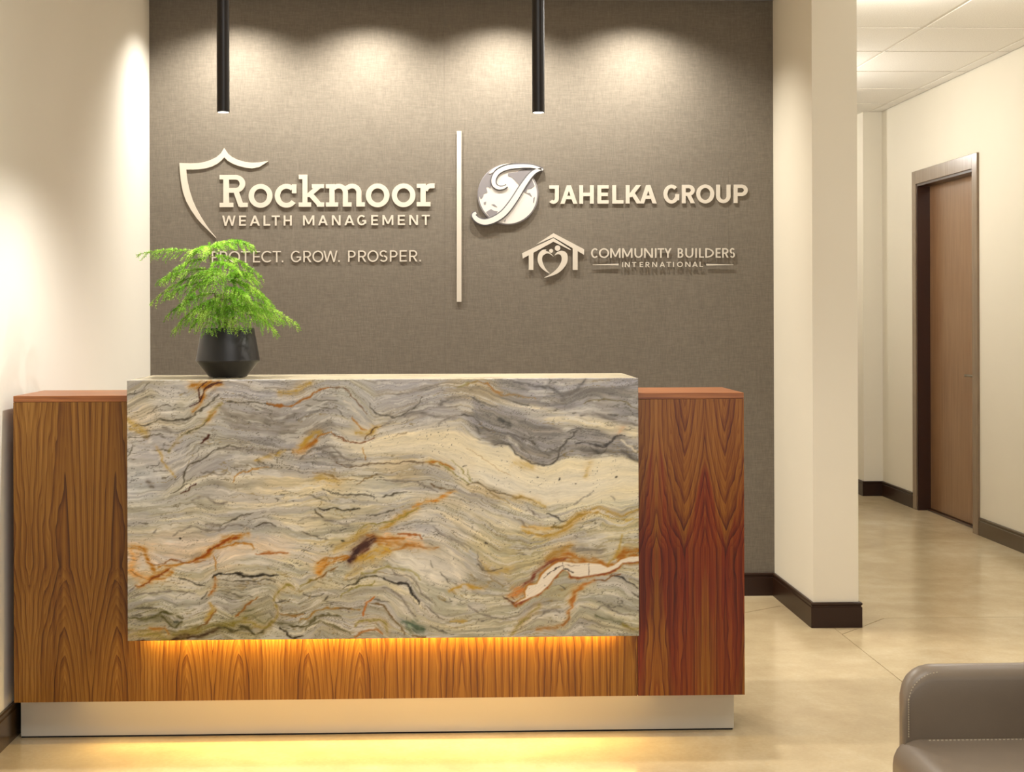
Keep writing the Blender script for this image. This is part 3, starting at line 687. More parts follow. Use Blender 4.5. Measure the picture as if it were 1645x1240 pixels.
 ('D', O_, 3.6, .9, [(110, 720), (200, 670), (270, 620), (350, 580), (430, 540)]), ('D', O_, 3, .7, [(220, 660), (340, 640), (440, 580)]), ('D', (120, 58, 16), 1.4, .8, [(100, 715), (190, 690), (240, 640), (330, 600), (420, 550)]), ('D', G_, 1.4, .7, [(40, 760), (100, 715)]),
 ('D', O_, 1.8, .7, [(300, 540), (440, 520), (560, 490), (640, 470)]), ('D', (120, 70, 26), 1.2, .7, [(260, 520), (360, 510), (430, 470), (560, 490), (640, 490), (740, 480)]), ('D', O_, 4.2, .95, [(640, 470), (740, 430), (820, 370), (900, 310), (1000, 270), (1080, 250), (1130, 235)]), ('D', (132, 58, 14), 1.8, .85, [(620, 480), (720, 440), (830, 360), (930, 300), (1040, 260)]),
 ('D', O_, 2, .75, [(840, 380), (960, 340), (1080, 320), (1160, 335), (1190, 370)]), ('D', (150, 86, 30), 2, .8, [(1220, 425), (1330, 415), (1440, 415), (1500, 420)]), ('D', O_, 1, .6, [(810, 430), (830, 500), (830, 560)]), ('D', G_, 2.5, .7, [(620, 440), (690, 420)]),
 ('D', D_, 1.4, .85, [(500, 645), (560, 660), (620, 680), (740, 710)]), ('D', (34, 30, 22), 1.7, .95, [(800, 640), (850, 605), (940, 600), (1040, 605), (1120, 630), (1200, 630), (1280, 605), (1340, 630), (1420, 625)]), ('D', D_, 1.2, .7, [(860, 655), (1000, 670), (1150, 670), (1220, 675), (1330, 660), (1380, 690)]),
 ('D', (150, 90, 30), 2.4, .8, [(825, 640), (830, 700), (800, 770), (770, 800)]), ('D', D_, 1.2, .6, [(770, 760), (700, 830)]), ('D', (104, 66, 24), 2, .9, [(660, 1100), (740, 1060), (780, 1000), (830, 940)]), ('D', Y_, 3, .6, [(780, 870), (810, 930), (740, 1020)]),
 ('D', (130, 82, 26), 2, .85, [(1020, 990), (1090, 930), (1140, 870), (1220, 830)]), ('D', OL, 2.2, .7, [(1370, 850), (1400, 790), (1470, 720), (1500, 705), (1560, 735)]), ('D', D_, 1.1, .7, [(1390, 870), (1450, 850), (1530, 870)]), ('D', D_, 1.1, .6, [(860, 760), (980, 780), (1060, 815), (1180, 810)]),
 ('D', (70, 66, 30), 2.2, .85, [(40, 1010), (150, 1010), (260, 995), (330, 960), (400, 965), (540, 1000)]), ('D', (70, 66, 30), 2, .85, [(330, 990), (400, 1050), (460, 1090), (520, 1040)]), ('D', (50, 54, 38), 2.6, .8, [(460, 1050), (500, 1045)]), ('D', D_, 1.3, .7, [(50, 985), (160, 985)]), ('D', D_, 1.3, .7, [(80, 920), (180, 910), (290, 915)]),
 ('D', OL, 4, .7, [(40, 1160), (150, 1150), (270, 1160), (380, 1210), (540, 1190), (640, 1110)]), ('D', (150, 100, 30), 2.5, .7, [(230, 1100), (300, 1115), (360, 1100), (400, 1150)]), ('D', (120, 108, 44), 4, .8, [(450, 1160), (640, 1130), (780, 1090), (900, 1080), (1020, 1060), (1110, 1010)]), ('D', (58, 38, 16), 2.8, .95, [(410, 1225), (500, 1180), (640, 1180), (760, 1150), (860, 1110)]), ('D', K_, 2, .9, [(90, 1235), (180, 1215)]),
 ('D', (64, 58, 28), 2.2, .9, [(860, 1110), (920, 1100), (1000, 1130), (1060, 1100), (1130, 1110), (1190, 1175), (1240, 1160), (1290, 1110), (1360, 1060), (1440, 1070), (1620, 1100)]), ('D', OL, 2.2, .8, [(1080, 1060), (1160, 1050), (1220, 1100), (1290, 1100), (1370, 1050), (1410, 970), (1390, 900)]), ('D', (104, 100, 66), 2, .7, [(1100, 1000), (1160, 980), (1220, 1030), (1280, 1060), (1350, 1010)]), ('D', (46, 38, 22), 1.6, .9, [(1430, 1105), (1480, 1150), (1550, 1200), (1640, 1180)]),
 ('D', (128, 92, 36), 2, .7, [(1440, 980), (1540, 1000), (1640, 990)]), ('D', (96, 90, 52), 3, .5, [(560, 1100), (760, 1080), (900, 1100)]), ('D', G_, 1.4, .6, [(220, 780), (300, 780)]), ('D', G_, 1.6, .6, [(40, 830), (100, 790), (240, 770), (500, 760), (640, 790)]), ('D', G_, 1.3, .5, [(900, 900), (1000, 960)]),
 ('E', (50, 44, 26), 1.5, .9, [(170, 5), (230, 30), (310, 10), (400, 20), (560, 15)]), ('E', (60, 50, 30), 1.3, .8, [(140, 20), (160, 55), (215, 85)]), ('E', D_, 1.2, .7, [(640, 75), (730, 60), (810, 45), (880, 20)]), ('E', Y_, 3.6, .9, [(1100, 5), (1000, 50), (900, 110), (820, 170), (740, 200)]), ('E', OL, 1.3, .8, [(1090, 15), (960, 80), (860, 130), (740, 140), (640, 150), (560, 200), (520, 260)]),
 ('E', Y_, 5, .5, [(640, 190), (540, 260), (440, 330), (320, 400)]), ('E', (50, 46, 20), 1.6, .9, [(380, 300), (410, 320)]), ('E', (232, 190, 150), 7, .7, [(780, 260), (900, 300), (1020, 300), (1140, 340)]), ('E', O_, 5, .9, [(700, 310), (800, 330), (900, 340), (1000, 350), (1100, 360)]), ('E', O_, 2.6, .9, [(620, 260), (760, 290), (860, 290), (960, 300)]), ('E', (150, 84, 22), 1.7, .9, [(900, 245), (1000, 255), (1100, 265), (1140, 300)]), ('E', (140, 80, 14), 2.6, .95, [(1060, 360), (1150, 375), (1270, 378)]),
 ('E', O_, 2, .8, [(760, 420), (860, 400), (1000, 350)]), ('E', (186, 146, 40), 8, .8, [(520, 480), (620, 460), (720, 420), (820, 400)]), ('E', (46, 14, 2), 6.0, 1, [(460, 495), (500, 445), (540, 390), (590, 340)]), ('E', (60, 24, 6), 5.6, 1, [(560, 370), (630, 320), (690, 290)]), ('E', (80, 34, 14), 2.4, .8, [(560, 420), (630, 380)]),
 ('E', (200, 136, 44), 6, .85, [(170, 620), (190, 540), (240, 510)]), ('E', O_, 3, .9, [(180, 590), (260, 520), (340, 490), (450, 465)]), ('E', O_, 2, .7, [(160, 520), (260, 470), (360, 460), (440, 450)]), ('E', (110, 74, 24), 1.6, .85, [(60, 690), (150, 660), (220, 620), (270, 580), (350, 560)]), ('E', OL, 1.4, .7, [(0, 720), (70, 685), (160, 655)]),
 ('E', (60, 54, 30), 1.3, .85, [(400, 745), (450, 720), (520, 700), (560, 650), (640, 640), (720, 630), (780, 650)]), ('E', (34, 28, 20), 2, .95, [(780, 650), (840, 690), (900, 710), (980, 700), (1020, 750), (1050, 820), (1100, 890)]), ('E', OL, 1.5, .7, [(370, 830), (430, 780), (520, 735), (660, 710), (690, 680)]), ('E', OL, 2, .6, [(560, 610), (680, 595), (760, 550), (900, 560), (1050, 590), (1110, 670)]),
 ('E', G_, 1.6, .7, [(850, 580), (920, 630), (1020, 640), (1080, 720), (1140, 820), (1230, 900)]), ('E', G_, 2, .6, [(760, 740), (860, 780), (940, 840), (1000, 930), (1080, 1010)]), ('E', D_, 1, .7, [(1150, 920), (1250, 985), (1330, 1045)]), ('E', D_, 1.2, .7, [(30, 790), (110, 820), (220, 790)]), ('E', D_, 1.6, .7, [(230, 850), (260, 820)]),
 ('E', (140, 104, 40), 1.6, .85, [(0, 1030), (70, 1030), (130, 960), (200, 935), (300, 930), (420, 930), (560, 940)]), ('E', (60, 50, 30), 1.2, .7, [(360, 930), (460, 930)]), ('E', (164, 92, 24), 2, .9, [(580, 1000), (600, 920), (640, 860), (680, 825)]), ('E', (98, 74, 34), 1.5, .85, [(640, 880), (720, 890), (790, 930), (840, 1000), (910, 1080), (970, 1180)]), ('E', D_, 1.2, .6, [(680, 850), (820, 880)]),
 ('E', (76, 70, 36), 2, .85, [(0, 1105), (80, 1080), (150, 1010), (260, 990), (380, 1010)]), ('E', (88, 82, 50), 1.8, .7, [(40, 1130), (120, 1070), (180, 1055), (300, 1090), (400, 1130), (470, 1170)]), ('E', OL, 2.4, .7, [(500, 1090), (560, 1050), (680, 1040), (740, 1035), (790, 1080), (810, 1150)]), ('E', (150, 92, 30), 2, .8, [(500, 1190), (580, 1150), (700, 1130), (760, 1180)]),
 ('E', (70, 88, 66), 7, .7, [(960, 1060), (1040, 1090), (1100, 1120)]), ('E', (60, 76, 52), 5, .8, [(1000, 1130), (1080, 1150), (1140, 1140)]), ('E', (150, 166, 140), 2, .6, [(1000, 1090), (1040, 1130)]), ('E', D_, 1.2, .6, [(1200, 1100), (1320, 1150), (1420, 1190)]), ('E', Y_, 2, .6, [(1400, 1065), (1540, 1060)]), ('E', (90, 60, 20), 2, .7, [(1040, 1200), (1160, 1200)]),
 ('E', Y_, 2.6, .75, [(1380, 785), (1460, 750), (1520, 720), (1600, 740)]), ('E', (226, 220, 206), 12, .6, [(900, 440), (1050, 500), (1180, 590), (1260, 660)]), ('E', (222, 214, 196), 3, .6, [(1400, 430), (1430, 560), (1480, 660)]), ('E', D_, 1.2, .6, [(1290, 600), (1350, 670), (1390, 720)]), ('E', D_, 1, .5, [(1200, 500), (1230, 560)]), ('E', G_, 2, .5, [(1230, 180), (1330, 260), (1460, 330), (1540, 400)]),
 ('E', D_, .9, .6, [(10, 400), (80, 405)]), ('E', D_, 1.2, .6, [(0, 210), (70, 240), (160, 270), (260, 290)]), ('E', G_, 2.5, .5, [(0, 110), (140, 90), (320, 130), (450, 160)]), ('E', D_, 1, .6, [(680, 548), (710, 545)]), ('E', Y_, 4, .4, [(420, 640), (560, 560)]),
 ('F', (226, 216, 190), 5, .6, [(-40, 0), (120, 60), (260, 120), (420, 200)]), ('F', G_, 1.2, .6, [(560, 10), (640, 80), (690, 110)]), ('F', (70, 66, 56), 1.3, .8, [(740, 60), (810, 90), (860, 140), (930, 145)]), ('F', G_, 1.4, .6, [(430, 100), (500, 150), (560, 190), (660, 210)]), ('F', (200, 160, 80), 3, .6, [(520, 190), (640, 200), (780, 200)]),
 ('F', Y_, 2.6, .8, [(520, 230), (640, 260), (760, 275), (870, 240), (960, 180), (1040, 100), (1120, 60), (1220, 60)]), ('F', (120, 96, 26), 1.6, .9, [(780, 195), (870, 195), (960, 150), (1030, 90), (1120, 70)]), ('F', Y_, 4, .7, [(900, 200), (1000, 110), (1140, 50)]), ('F', Y_, 2.6, .7, [(1160, 20), (1260, 20), (1350, 60), (1440, 90), (1540, 60), (1600, 30)]), ('F', Y_, 1.6, .5, [(1240, 70), (1360, 110), (1480, 130), (1590, 120)]),
 ('F', (150, 110, 30), 7, .7, [(740, 480), (820, 430), (900, 400), (960, 360)]), ('F', O_, 3.5, .9, [(760, 510), (860, 480), (940, 440), (1000, 470)]), ('F', (108, 44, 12), 2.8, .95, [(500, 750), (580, 690), (640, 610), (730, 540), (840, 510), (920, 480)]), ('F', O_, 3, .8, [(900, 470), (1040, 500), (1180, 500), (1280, 550), (1340, 560)]), ('F', O_, 5, .9, [(1400, 480), (1460, 440), (1540, 430), (1600, 410)]),
 ('F', Y_, 2, .6, [(1300, 560), (1400, 440), (1440, 260)]), ('F', (190, 110, 34), 7, .85, [(400, 830), (450, 800), (500, 770)]), ('F', (96, 52, 16), 1.6, .9, [(340, 850), (400, 890), (450, 920)]), ('F', (110, 60, 18), 1.3, .8, [(410, 840), (440, 880)]), ('F', D_, 1.6, .8, [(80, 530), (140, 580), (220, 595), (320, 575)]), ('F', Y_, 4, .4, [(100, 500), (240, 620), (420, 560)]),
 ('F', Y_, 2.6, .7, [(0, 735), (100, 745), (180, 735)]), ('F', (66, 50, 30), 1.2, .7, [(320, 830), (380, 870)]), ('F', OL, 3.4, .75, [(400, 1190), (470, 1110), (560, 1020), (660, 930)]), ('F', (164, 96, 22), 2.6, .95, [(920, 1000), (970, 930), (990, 850), (1010, 790), (1090, 720), (1180, 690)]), ('F', (110, 66, 22), 1.5, .9, [(1180, 690), (1270, 695), (1350, 650), (1430, 640)]), ('F', O_, 4.5, .6, [(960, 900), (1000, 800), (1060, 760)]),
 ('F', (140, 90, 28), 2.2, .85, [(640, 1150), (780, 1130), (880, 1110), (930, 1060), (940, 1000)]), ('F', (40, 36, 30), 1.5, .85, [(1370, 650), (1430, 670), (1500, 710), (1590, 770)]), ('F', D_, 1.5, .7, [(860, 740), (910, 780)]), ('F', D_, 1.2, .7, [(1530, 800), (1590, 860)]), ('F', (96, 96, 66), 2.2, .75, [(1190, 1010), (1240, 1040), (1330, 1050), (1440, 1100), (1520, 1160), (1590, 1180)]), ('F', OL, 2.4, .7, [(1440, 1110), (1520, 1150), (1600, 1150)]),
 ('F', G_, 1.4, .6, [(600, 1060), (680, 1010), (780, 960), (860, 1000)]), ('F', G_, 1.4, .6, [(1040, 930), (1200, 970), (1260, 930), (1400, 990), (1560, 1020)]), ('F', G_, 1.4, .6, [(0, 920), (120, 1000), (280, 1040), (420, 1060)]), ('F', D_, 1, .6, [(1180, 150), (1200, 165)]), ('F', (40, 30, 20), 1.4, .9, [(165, 330), (172, 338)]), ('F', (40, 30, 20), 1.2, .9, [(585, 352), (592, 354)]), ('F', (224, 214, 188), 3, .6, [(1080, 210), (1200, 200), (1300, 250), (1400, 275)]), ('F', G_, 4, .5, [(980, 380), (1100, 410), (1260, 420)]), ('F', (170, 172, 176), 5, .6, [(20, 400), (60, 470), (80, 520)]), ('F', G_, 1, .6, [(80, 430), (110, 530), (180, 600)]),
]
for a_ in V: vein(*a_)
# the pale rose quartz lens
lens_ = conv('F', [(440, 910), (520, 880), (580, 850), (680, 800), (760, 730), (800, 670), (880, 590), (930, 610), (960, 650), (1040, 660), (1180, 640), (1320, 620), (1400, 580), (1440, 540), (1600, 520), (1600, 470), (1500, 480), (1420, 510), (1360, 560), (1300, 580), (1240, 545), (1120, 520), (1000, 530), (900, 515), (840, 520), (770, 560), (690, 630), (640, 720), (560, 740), (530, 790), (540, 850), (470, 890)])
vein(None, O_, 2.6, .9, lens_ + [lens_[0]], 0); vein(None, (122, 52, 16), 1.3, .9, lens_[:15], 0)
region(lens_, (222, 210, 192), 1, 1.2)
vein('F', (60, 44, 30), .9, .9, [(700, 660), (740, 640), (760, 620), (820, 580), (880, 560)]); vein('F', (30, 24, 16), 1.3, .95, [(900, 590), (940, 600), (985, 615)]); vein('F', (90, 74, 60), .7, .8, [(1120, 530), (1125, 640)]); vein('F', (90, 74, 60), .7, .7, [(885, 520), (885, 590)]); vein('F', (120, 100, 84), .7, .5, [(900, 550), (1040, 545)])
# mineral specks
sp = fbm(PX0 / 2.1, PY0 / 1.7, 301, 2); spm = np.clip((fbm(PX0 / 30, PY0 / 20, 305, 3) - .50) / .1, 0, 1)
blend((66, 60, 48), np.clip((sp - .80) / .06, 0, 1) * spm * .7)
C = np.clip(C, .02, .96)
C = np.where(C <= .04045, C / 12.92, ((C + .055) / 1.055) ** 2.4) * 1.12

def make_stone_mesh(name, parent, mat):
    nx, nz = NX, NZ
    Xg, Zg = np.meshgrid(SX0 + u * (SX1 - SX0), SZ0 + v * (SZ1 - SZ0))
    front = np.stack([Xg.ravel(), np.full(Xg.size, 4.075), Zg.ravel()], 1)
    me = bpy.data.meshes.new(name)
    idx = np.arange(nx * nz).reshape(nz, nx)
    q = np.stack([idx[:-1, :-1].ravel(), idx[:-1, 1:].ravel(), idx[1:, 1:].ravel(), idx[1:, :-1].ravel()], 1)
    # rim ring at the back
    rim = np.concatenate([idx[0, :], idx[1:, -1], idx[-1, -2::-1], idx[-2:0:-1, 0]])
    backv = front[rim].copy(); backv[:, 1] = 4.095
    nf = len(front); rb = np.arange(len(rim)) + nf
    rn = np.roll(rim, -1); rbn = np.roll(rb, -1)
    side = np.stack([rim, rb, rbn, rn], 1)
    co = np.concatenate([front, backv]); quads = np.concatenate([q, side])
    me.vertices.add(len(co)); me.vertices.foreach_set('co', co.astype(np.float32).ravel())
    nq = len(quads); me.loops.add(nq * 4 + len(rb)); me.polygons.add(nq + 1)
    li = np.concatenate([quads.ravel(), rb[::-1]])
    me.loops.foreach_set('vertex_index', li.astype(np.int32))
    me.polygons.foreach_set('loop_start', np.concatenate([np.arange(nq) * 4, [nq * 4]]).astype(np.int32))
    me.update(calc_edges=True); me.validate()
    ca = me.color_attributes.new('stone_colour', 'FLOAT_COLOR', 'POINT')
    full = np.ones((len(co), 4), np.float32); full[:nf, :3] = C.reshape(-1, 3); full[nf:, :3] = C.reshape(-1, 3)[rim]
    ca.data.foreach_set('color', full.ravel())
    fa = me.attributes.new('strata', 'FLOAT_VECTOR', 'POINT')
    sv = np.zeros((len(co), 3), np.float32); sv[:nf, 0] = (PX / 100).ravel(); sv[:nf, 1] = (Sv / 10).ravel(); sv[nf:] = sv[rim]
    fa.data.foreach_set('vector', sv.ravel())
    me.materials.append(mat)
    o = bpy.data.objects.new(name, me); COL.objects.link(o); o.parent = parent
    return o
def stone_front_mat():
    M = Mat('veined_marble_front', (190, 180, 160), .22, spec=.35)
    a = M.n('ShaderNodeAttribute'); a.attribute_name = 'stone_colour'
    s = M.n('ShaderNodeAttribute'); s.attribute_name = 'strata'
    mp = M.n('ShaderNodeMapping'); mp.inputs['Scale'].default_value = (3.0, 3.2, 1); M.link(s.outputs['Vector'], mp.inputs[0])
    f = M.noise(mp.outputs[0], 1.6, 6, .68, .3)
    k = M.ramp(f, [(.3, (.84, .835, .83)), (.5, (1, 1, 1)), (.72, (1.12, 1.12, 1.12))])
    M.base(M.mix(1.0, a.outputs['Color'], k, 'MULTIPLY'))
    return M.m
def stone_plain_mat():
    M = Mat('veined_marble_top', (200, 190, 170), .2, spec=.5)
    f = M.noise(M.coord((1.2, 9, 9)), 2.2, 6, .62, 1.2)
    M.base(M.ramp(f, [(.3, lin((150, 142, 126))), (.45, lin((196, 184, 156))), (.6, lin((214, 202, 174))), (.75, lin((176, 166, 146)))]))
    return M.m
m_stone, m_stone_top = stone_front_mat(), stone_plain_mat()

# ------------------------------------------------------------------ reception desk
desk = tag(empty('reception_desk', (-.17, 4.3, 0)), 'walnut reception desk with veined stone front slab and glowing underside strips', 'desk')
DL, DR, DF, DB = -1.2475, .8998, 4.13, 4.45
fs_ = make_stone_mesh('front_slab', desk, m_stone); fs_['label'] = 'grey and cream veined stone slab with orange streaks'
ts = MB().box(SX0, SX1, 4.0955, 4.445, 1.0477, 1.0675).build('top_slab', m_stone_top, desk, bevel=.001, seg=1); ts['label'] = 'pale polished stone counter top'
# walnut faces
MB().box(DL, -.8765, DF, DF + .018, .125, 1.0022).build('front_panel', m_wal_left, desk)
MB().box(-.8765, wx_(610), DF, DF + .018, .125, .42).build('front_panel', m_wal_left, desk)
MB().box(wx_(610) + .0003, .5808, DF, DF + .018, .125, .42).build('front_panel', m_wal_apron, desk)
MB().box(.5820, DR, DF, DF + .018, .125, 1.0022).build('front_panel', m_wal_right, desk)
MB().box(DL, -.8765, DF, DB, 1.0030, 1.0208).build('top_panel', m_wal_edge, desk, bevel=.0008, seg=1)
MB().box(.5815, DR, DF, DB, 1.0030, 1.0208).build('top_panel', m_wal_edge, desk, bevel=.0008, seg=1)
MB().box(DR - .018, DR - .0005, DF + .018, DB, .125, 1.0028).build('side_panel', m_wal_edge, desk)
MB().box(DL + .0005, DL + .018, DF + .018, DB, .125, 1.0028).build('side_panel', m_wal_edge, desk)
MB().box(DL + .018, DR - .018, DB - .018, DB, .125, 1.0028).build('back_panel', m_wal_edge, desk)
MB().box(DL + .001, DR - .001, DF + .018, DB, .1235, .1255).build('bottom_panel', m_wal_edge, desk)
MB().box(-.876, .5812, 4.1205, 4.435, .40, 1.0475).build('counter_core', m_body, desk)
MB().box(-.905, -.876, 4.0955, 4.12, .34, 1.0475).build('slab_bracket', m_dark, desk)
MB().box(-.876, .5778, 4.0955, 4.1205, .345, .365).build('slab_rail', m_steel, desk)
MB().box(-.85, .51, 4.104, 4.1195, .338, .345).build('light_strip', m_led, desk)['label'] = 'warm light strip under the stone slab'
MB().box(-1.07, .63, 4.152, 4.168, .119, .1235).build('light_strip', m_led, desk)['label'] = 'warm light strip under the walnut front'
MB().box(-1.2485, .8815, 4.199, 4.205, .006, .1235).build('toe_kick', m_kick, desk)['label'] = 'satin metal toe kick'
MB().box(-1.2485, .879, 4.205, 4.40, 0, .1235).build('plinth', m_dark, desk)
# staff side: worktop on a pedestal
MB().box(-1.24, .45, DB, 5.10, .715, .74).build('worktop', m_wal_edge, desk, bevel=.001, seg=1)
ped = MB().box(-.20, .25, DB + .05, 5.05, 0, .715).build('pedestal', m_body, desk)
MB().box(-1.24, -1.215, DB, 5.05, 0, .715).build('side_panel', m_wal_edge, desk)
adopt(desk)

# ------------------------------------------------------------------ pendants
for i, (x, y) in enumerate(PEND):
    t = tag(empty('pendant_lamp', (x, y, 1.86)),
            ('slim black tube pendant lamp hanging over the potted plant', 'slim black tube pendant lamp hanging between the stone counter and the round emblem')[i],
            'pendant lamp', 'black tube pendants over the desk')
    mb = MB(); r = .0186
    prof = [(r * .80, 1.868), (r * .86, 1.860), (r, 1.860), (r, CZ - .02), (0.0005, CZ - .02)]
    mb.lathe(prof, x, y, 40, cap0=False); mb.build('lamp_tube', m_black, t, smooth=False)
    MB().lathe([(r * .85, 1.8604), (r * .84, 1.8598), (r * .5, 1.8594), (.0005, 1.8593)], x, y, 32, cap0=True).build('lens', m_led_white, t, smooth=True)
    MB().lathe([(.045, CZ - .022), (.045, CZ - .001)], x, y, 32).build('canopy', m_black, t)
    adopt(t)
for i, wx in enumerate(WASH_X):
    t = tag(empty('recessed_downlight', (wx, 5.93, CZ)), 'small recessed downlight above the ' + ('plant and shield outline', 'middle of the slab serif lettering', 'round globe emblem', 'bold capitals at right')[i], 'ceiling light', 'downlights along the fabric wall')
    MB().lathe([(.052, CZ - .001), (.052, CZ - .006), (.036, CZ - .006), (.034, CZ - .001)], wx, 5.93, 28, cap0=False, cap1=False).build('trim_ring', m_rail, t)
    adopt(t)

for i, (x, y, z) in enumerate(CORR):  # second and third are fill lamps added out of sight behind the divider
    t = tag(empty('ceiling_lamp_and_fill', (x, y, CZ)), ('ceiling lamp nearest the wall end in the corridor', 'unseen fill lamp added beside the corridor door', 'unseen fill lamp added at the far end of the corridor')[i], 'ceiling light', 'ceiling lamps in the corridor')
    MB().lathe([(.10, CZ), (.10, CZ - .02), (.02, CZ - .03), (.0005, CZ - .03)], x, y, 28, cap0=True).build('lamp_plate', m_rail, t)
    adopt(t)
# ------------------------------------------------------------------ lettering on the fabric wall
YS = YB - .004
def wl(px, py):  # sign drawing units to wall metres
    return (.002760 * px - 1.1469 - .7949 + .0000088 * (263 - py), 1.9261 - .0027615 * (py - 263) + .0000087 * (px - 288) * 1.0)
class Sign:
    def __init__(self, t=.0062, off=.0002): self.mb = MB(); self.t = t; self.off = off; self.k = 0
    def poly(self, pts, lift=0):
        self.k += 1; e = .00003 * (self.k % 9) + lift
        self.mb.prism([wl(*p) for p in pts], YS - self.off - self.t - e, YS - self.off)
    def rect(self, x0, x1, y0, y1): self.poly([(x0, y0), (x1, y0), (x1, y1), (x0, y1)])
    def strip(self, A, B, lift=0):
        """ribbon between two point rows"""
        n = len(A); y0 = YS - self.off - self.t - lift; self.k += 1; y0 -= .00003 * (self.k % 9); y1 = YS - self.off
        P = [wl(*p) for p in A] + [wl(*p) for p in B]
        vs = [(x, y0, z) for x, z in P] + [(x, y1, z) for x, z in P]; m = 2 * n; fs = []
        for i in range(n - 1):
            fs += [(i, i + 1, n + i + 1, n + i), (m + i, m + n + i, m + n + i + 1, m + i + 1), (i, m + i, m + i + 1, i + 1), (n + i, n + i + 1, m + n + i + 1, m + n + i)]
        fs += [(0, n, m + n, m), (n - 1, m + n - 1, m + m - 1, 2 * n - 1)]
        self.mb.add(vs, fs)
    def arc(self, cx, cy, a, b, t, a0, a1, n=28, tb=None):
        tb = tb or t
        A = []; B = []
        for i in range(n + 1):
            q = R(a0 + (a1 - a0) * i / n); A.append((cx + a * math.cos(q), cy - b * math.sin(q))); B.append((cx + (a - t) * math.cos(q), cy - (b - tb) * math.sin(q)))
        self.strip(A, B)
    def stroke(self, pts, w, lift=0):
        n = len(pts); A = []; B = []
        for i in range(n):
            p = Vector(pts[i]); a = Vector(pts[max(i - 1, 0)]); c = Vector(pts[min(i + 1, n - 1)])
            d0 = (p - a).normalized() if i else (c - p).normalized(); d1 = (c - p).normalized() if i < n - 1 else d0
            n0 = Vector((-d0.y, d0.x)); n1 = Vector((-d1.y, d1.x)); m = (n0 + n1) / max(1 + n0.dot(n1), .4)
            ww = (w[i] if isinstance(w, (list, tuple)) else w) / 2
            A.append(tuple(p + m * ww)); B.append(tuple(p - m * ww))
        self.strip(A, B, lift)
    def diag(self, xa, ya, xb, yb, t):
        """slanted bar with level ends"""
        L = math.hypot(xb - xa, yb - ya); h = t * L / abs(yb - ya) / 2
        self.poly([(xa - h, ya), (xa + h, ya), (xb + h, yb), (xb - h, yb)])
    def bowl(self, x0, x1, yt, yb, t, tb):
        h = (yb - yt) / 2; cy_ = (yt + yb) / 2; a = min(h * 1.08, x1 - x0); cx = x1 - a
        self.rect(x0, cx + .2, yt, yt + tb); self.rect(x0, cx + .2, yb - tb, yb); self.arc(cx, cy_, a, h, t, 90, -90, 16, tb)
    def glyph(self, ch, x0, x1, top, bot, t):
        H = bot - top; tb = t * .88; cx = (x0 + x1) / 2; w = x1 - x0; o = H * .012; cyy = (top + bot) / 2
        if ch == 'I': self.rect(x0, x1, top, bot)
        elif ch == '.': self.rect(x0, x1, bot - t * 1.1, bot)
        elif ch == 'L': self.rect(x0, x0 + t, top, bot); self.rect(x0, x1, bot - tb, bot)
        elif ch == 'E': self.rect(x0, x0 + t, top, bot); [self.rect(x0, x1 - dx_, y_, y_ + tb) for y_, dx_ in ((top, 0), (cyy - tb / 2, w * .07), (bot - tb, 0))]
        elif ch == 'H': self.rect(x0, x0 + t, top, bot); self.rect(x1 - t, x1, top, bot); self.rect(x0, x1, cyy - tb / 2, cyy + tb / 2)
        elif ch == 'T': self.rect(x0, x1, top, top + tb); self.rect(cx - t / 2, cx + t / 2, top, bot)
        elif ch == 'N':
            self.rect(x0, x0 + t, top, bot); self.rect(x1 - t, x1, top, bot); self.diag(x0 + t * .62, top, x1 - t * .62, bot, t * .95)
        elif ch == 'M':
            self.rect(x0, x0 + t, top, bot); self.rect(x1 - t, x1, top, bot); yb_ = bot - H * .12
            self.diag(x0 + t * .6, top, cx, yb_, t * .9); self.diag(x1 - t * .6, top, cx, yb_, t * .9)
        elif ch == 'A':
            hw = t * math.hypot(w / 2, H) / H / 2; self.diag(x0 + hw, bot, cx, top, t); self.diag(x1 - hw, bot, cx, top, t)
            yb_ = bot - H * .24; self.rect(x0 + w * .22, x1 - w * .22, yb_ - tb, yb_)
        elif ch == 'W':
            hw = t * .55; q = w / 4; self.diag(x0 + hw, top, x0 + q, bot, t * .95); self.diag(cx, top, x0 + q, bot, t * .9); self.diag(cx, top, x1 - q, bot, t * .9); self.diag(x1 - hw, top, x1 - q, bot, t * .95)
        elif ch == 'Y': self.diag(x0 + t * .6, top, cx, cyy + H * .06, t); self.diag(x1 - t * .6, top, cx, cyy + H * .06, t); self.rect(cx - t / 2, cx + t / 2, cyy, bot)
        elif ch == 'K':
            self.rect(x0, x0 + t, top, bot); self.diag(x1 - t * .72, top, x0 + t * .9, cyy + H * .16, t); self.diag(x1 - t * .62, bot, x0 + w * .44, cyy - H * .05, t)
        elif ch == 'U':
            a = w / 2; b = min(a, H * .46) * .98; self.rect(x0, x0 + t, top, bot - b + .2); self.rect(x1 - t, x1, top, bot - b + .2); self.arc(cx, bot - b, a, b, t, 180, 360, 22, tb)
        elif ch == 'J':
            a = w * .50; b = H * .30; self.rect(x1 - t, x1, top, bot - b + .2); self.arc(x1 - a, bot - b, a, b, t, 0, -138, 18, tb); self.rect(x0 + w * .12, x1, top, top + tb)
        elif ch == 'O': self.arc(cx, cyy, w / 2, H / 2 + o, t, 0, 360, 40, tb)
        elif ch == 'C': self.arc(cx + w * .06, cyy, w * .56, H / 2 + o, t, 46, 314, 30, tb)
        elif ch == 'G':
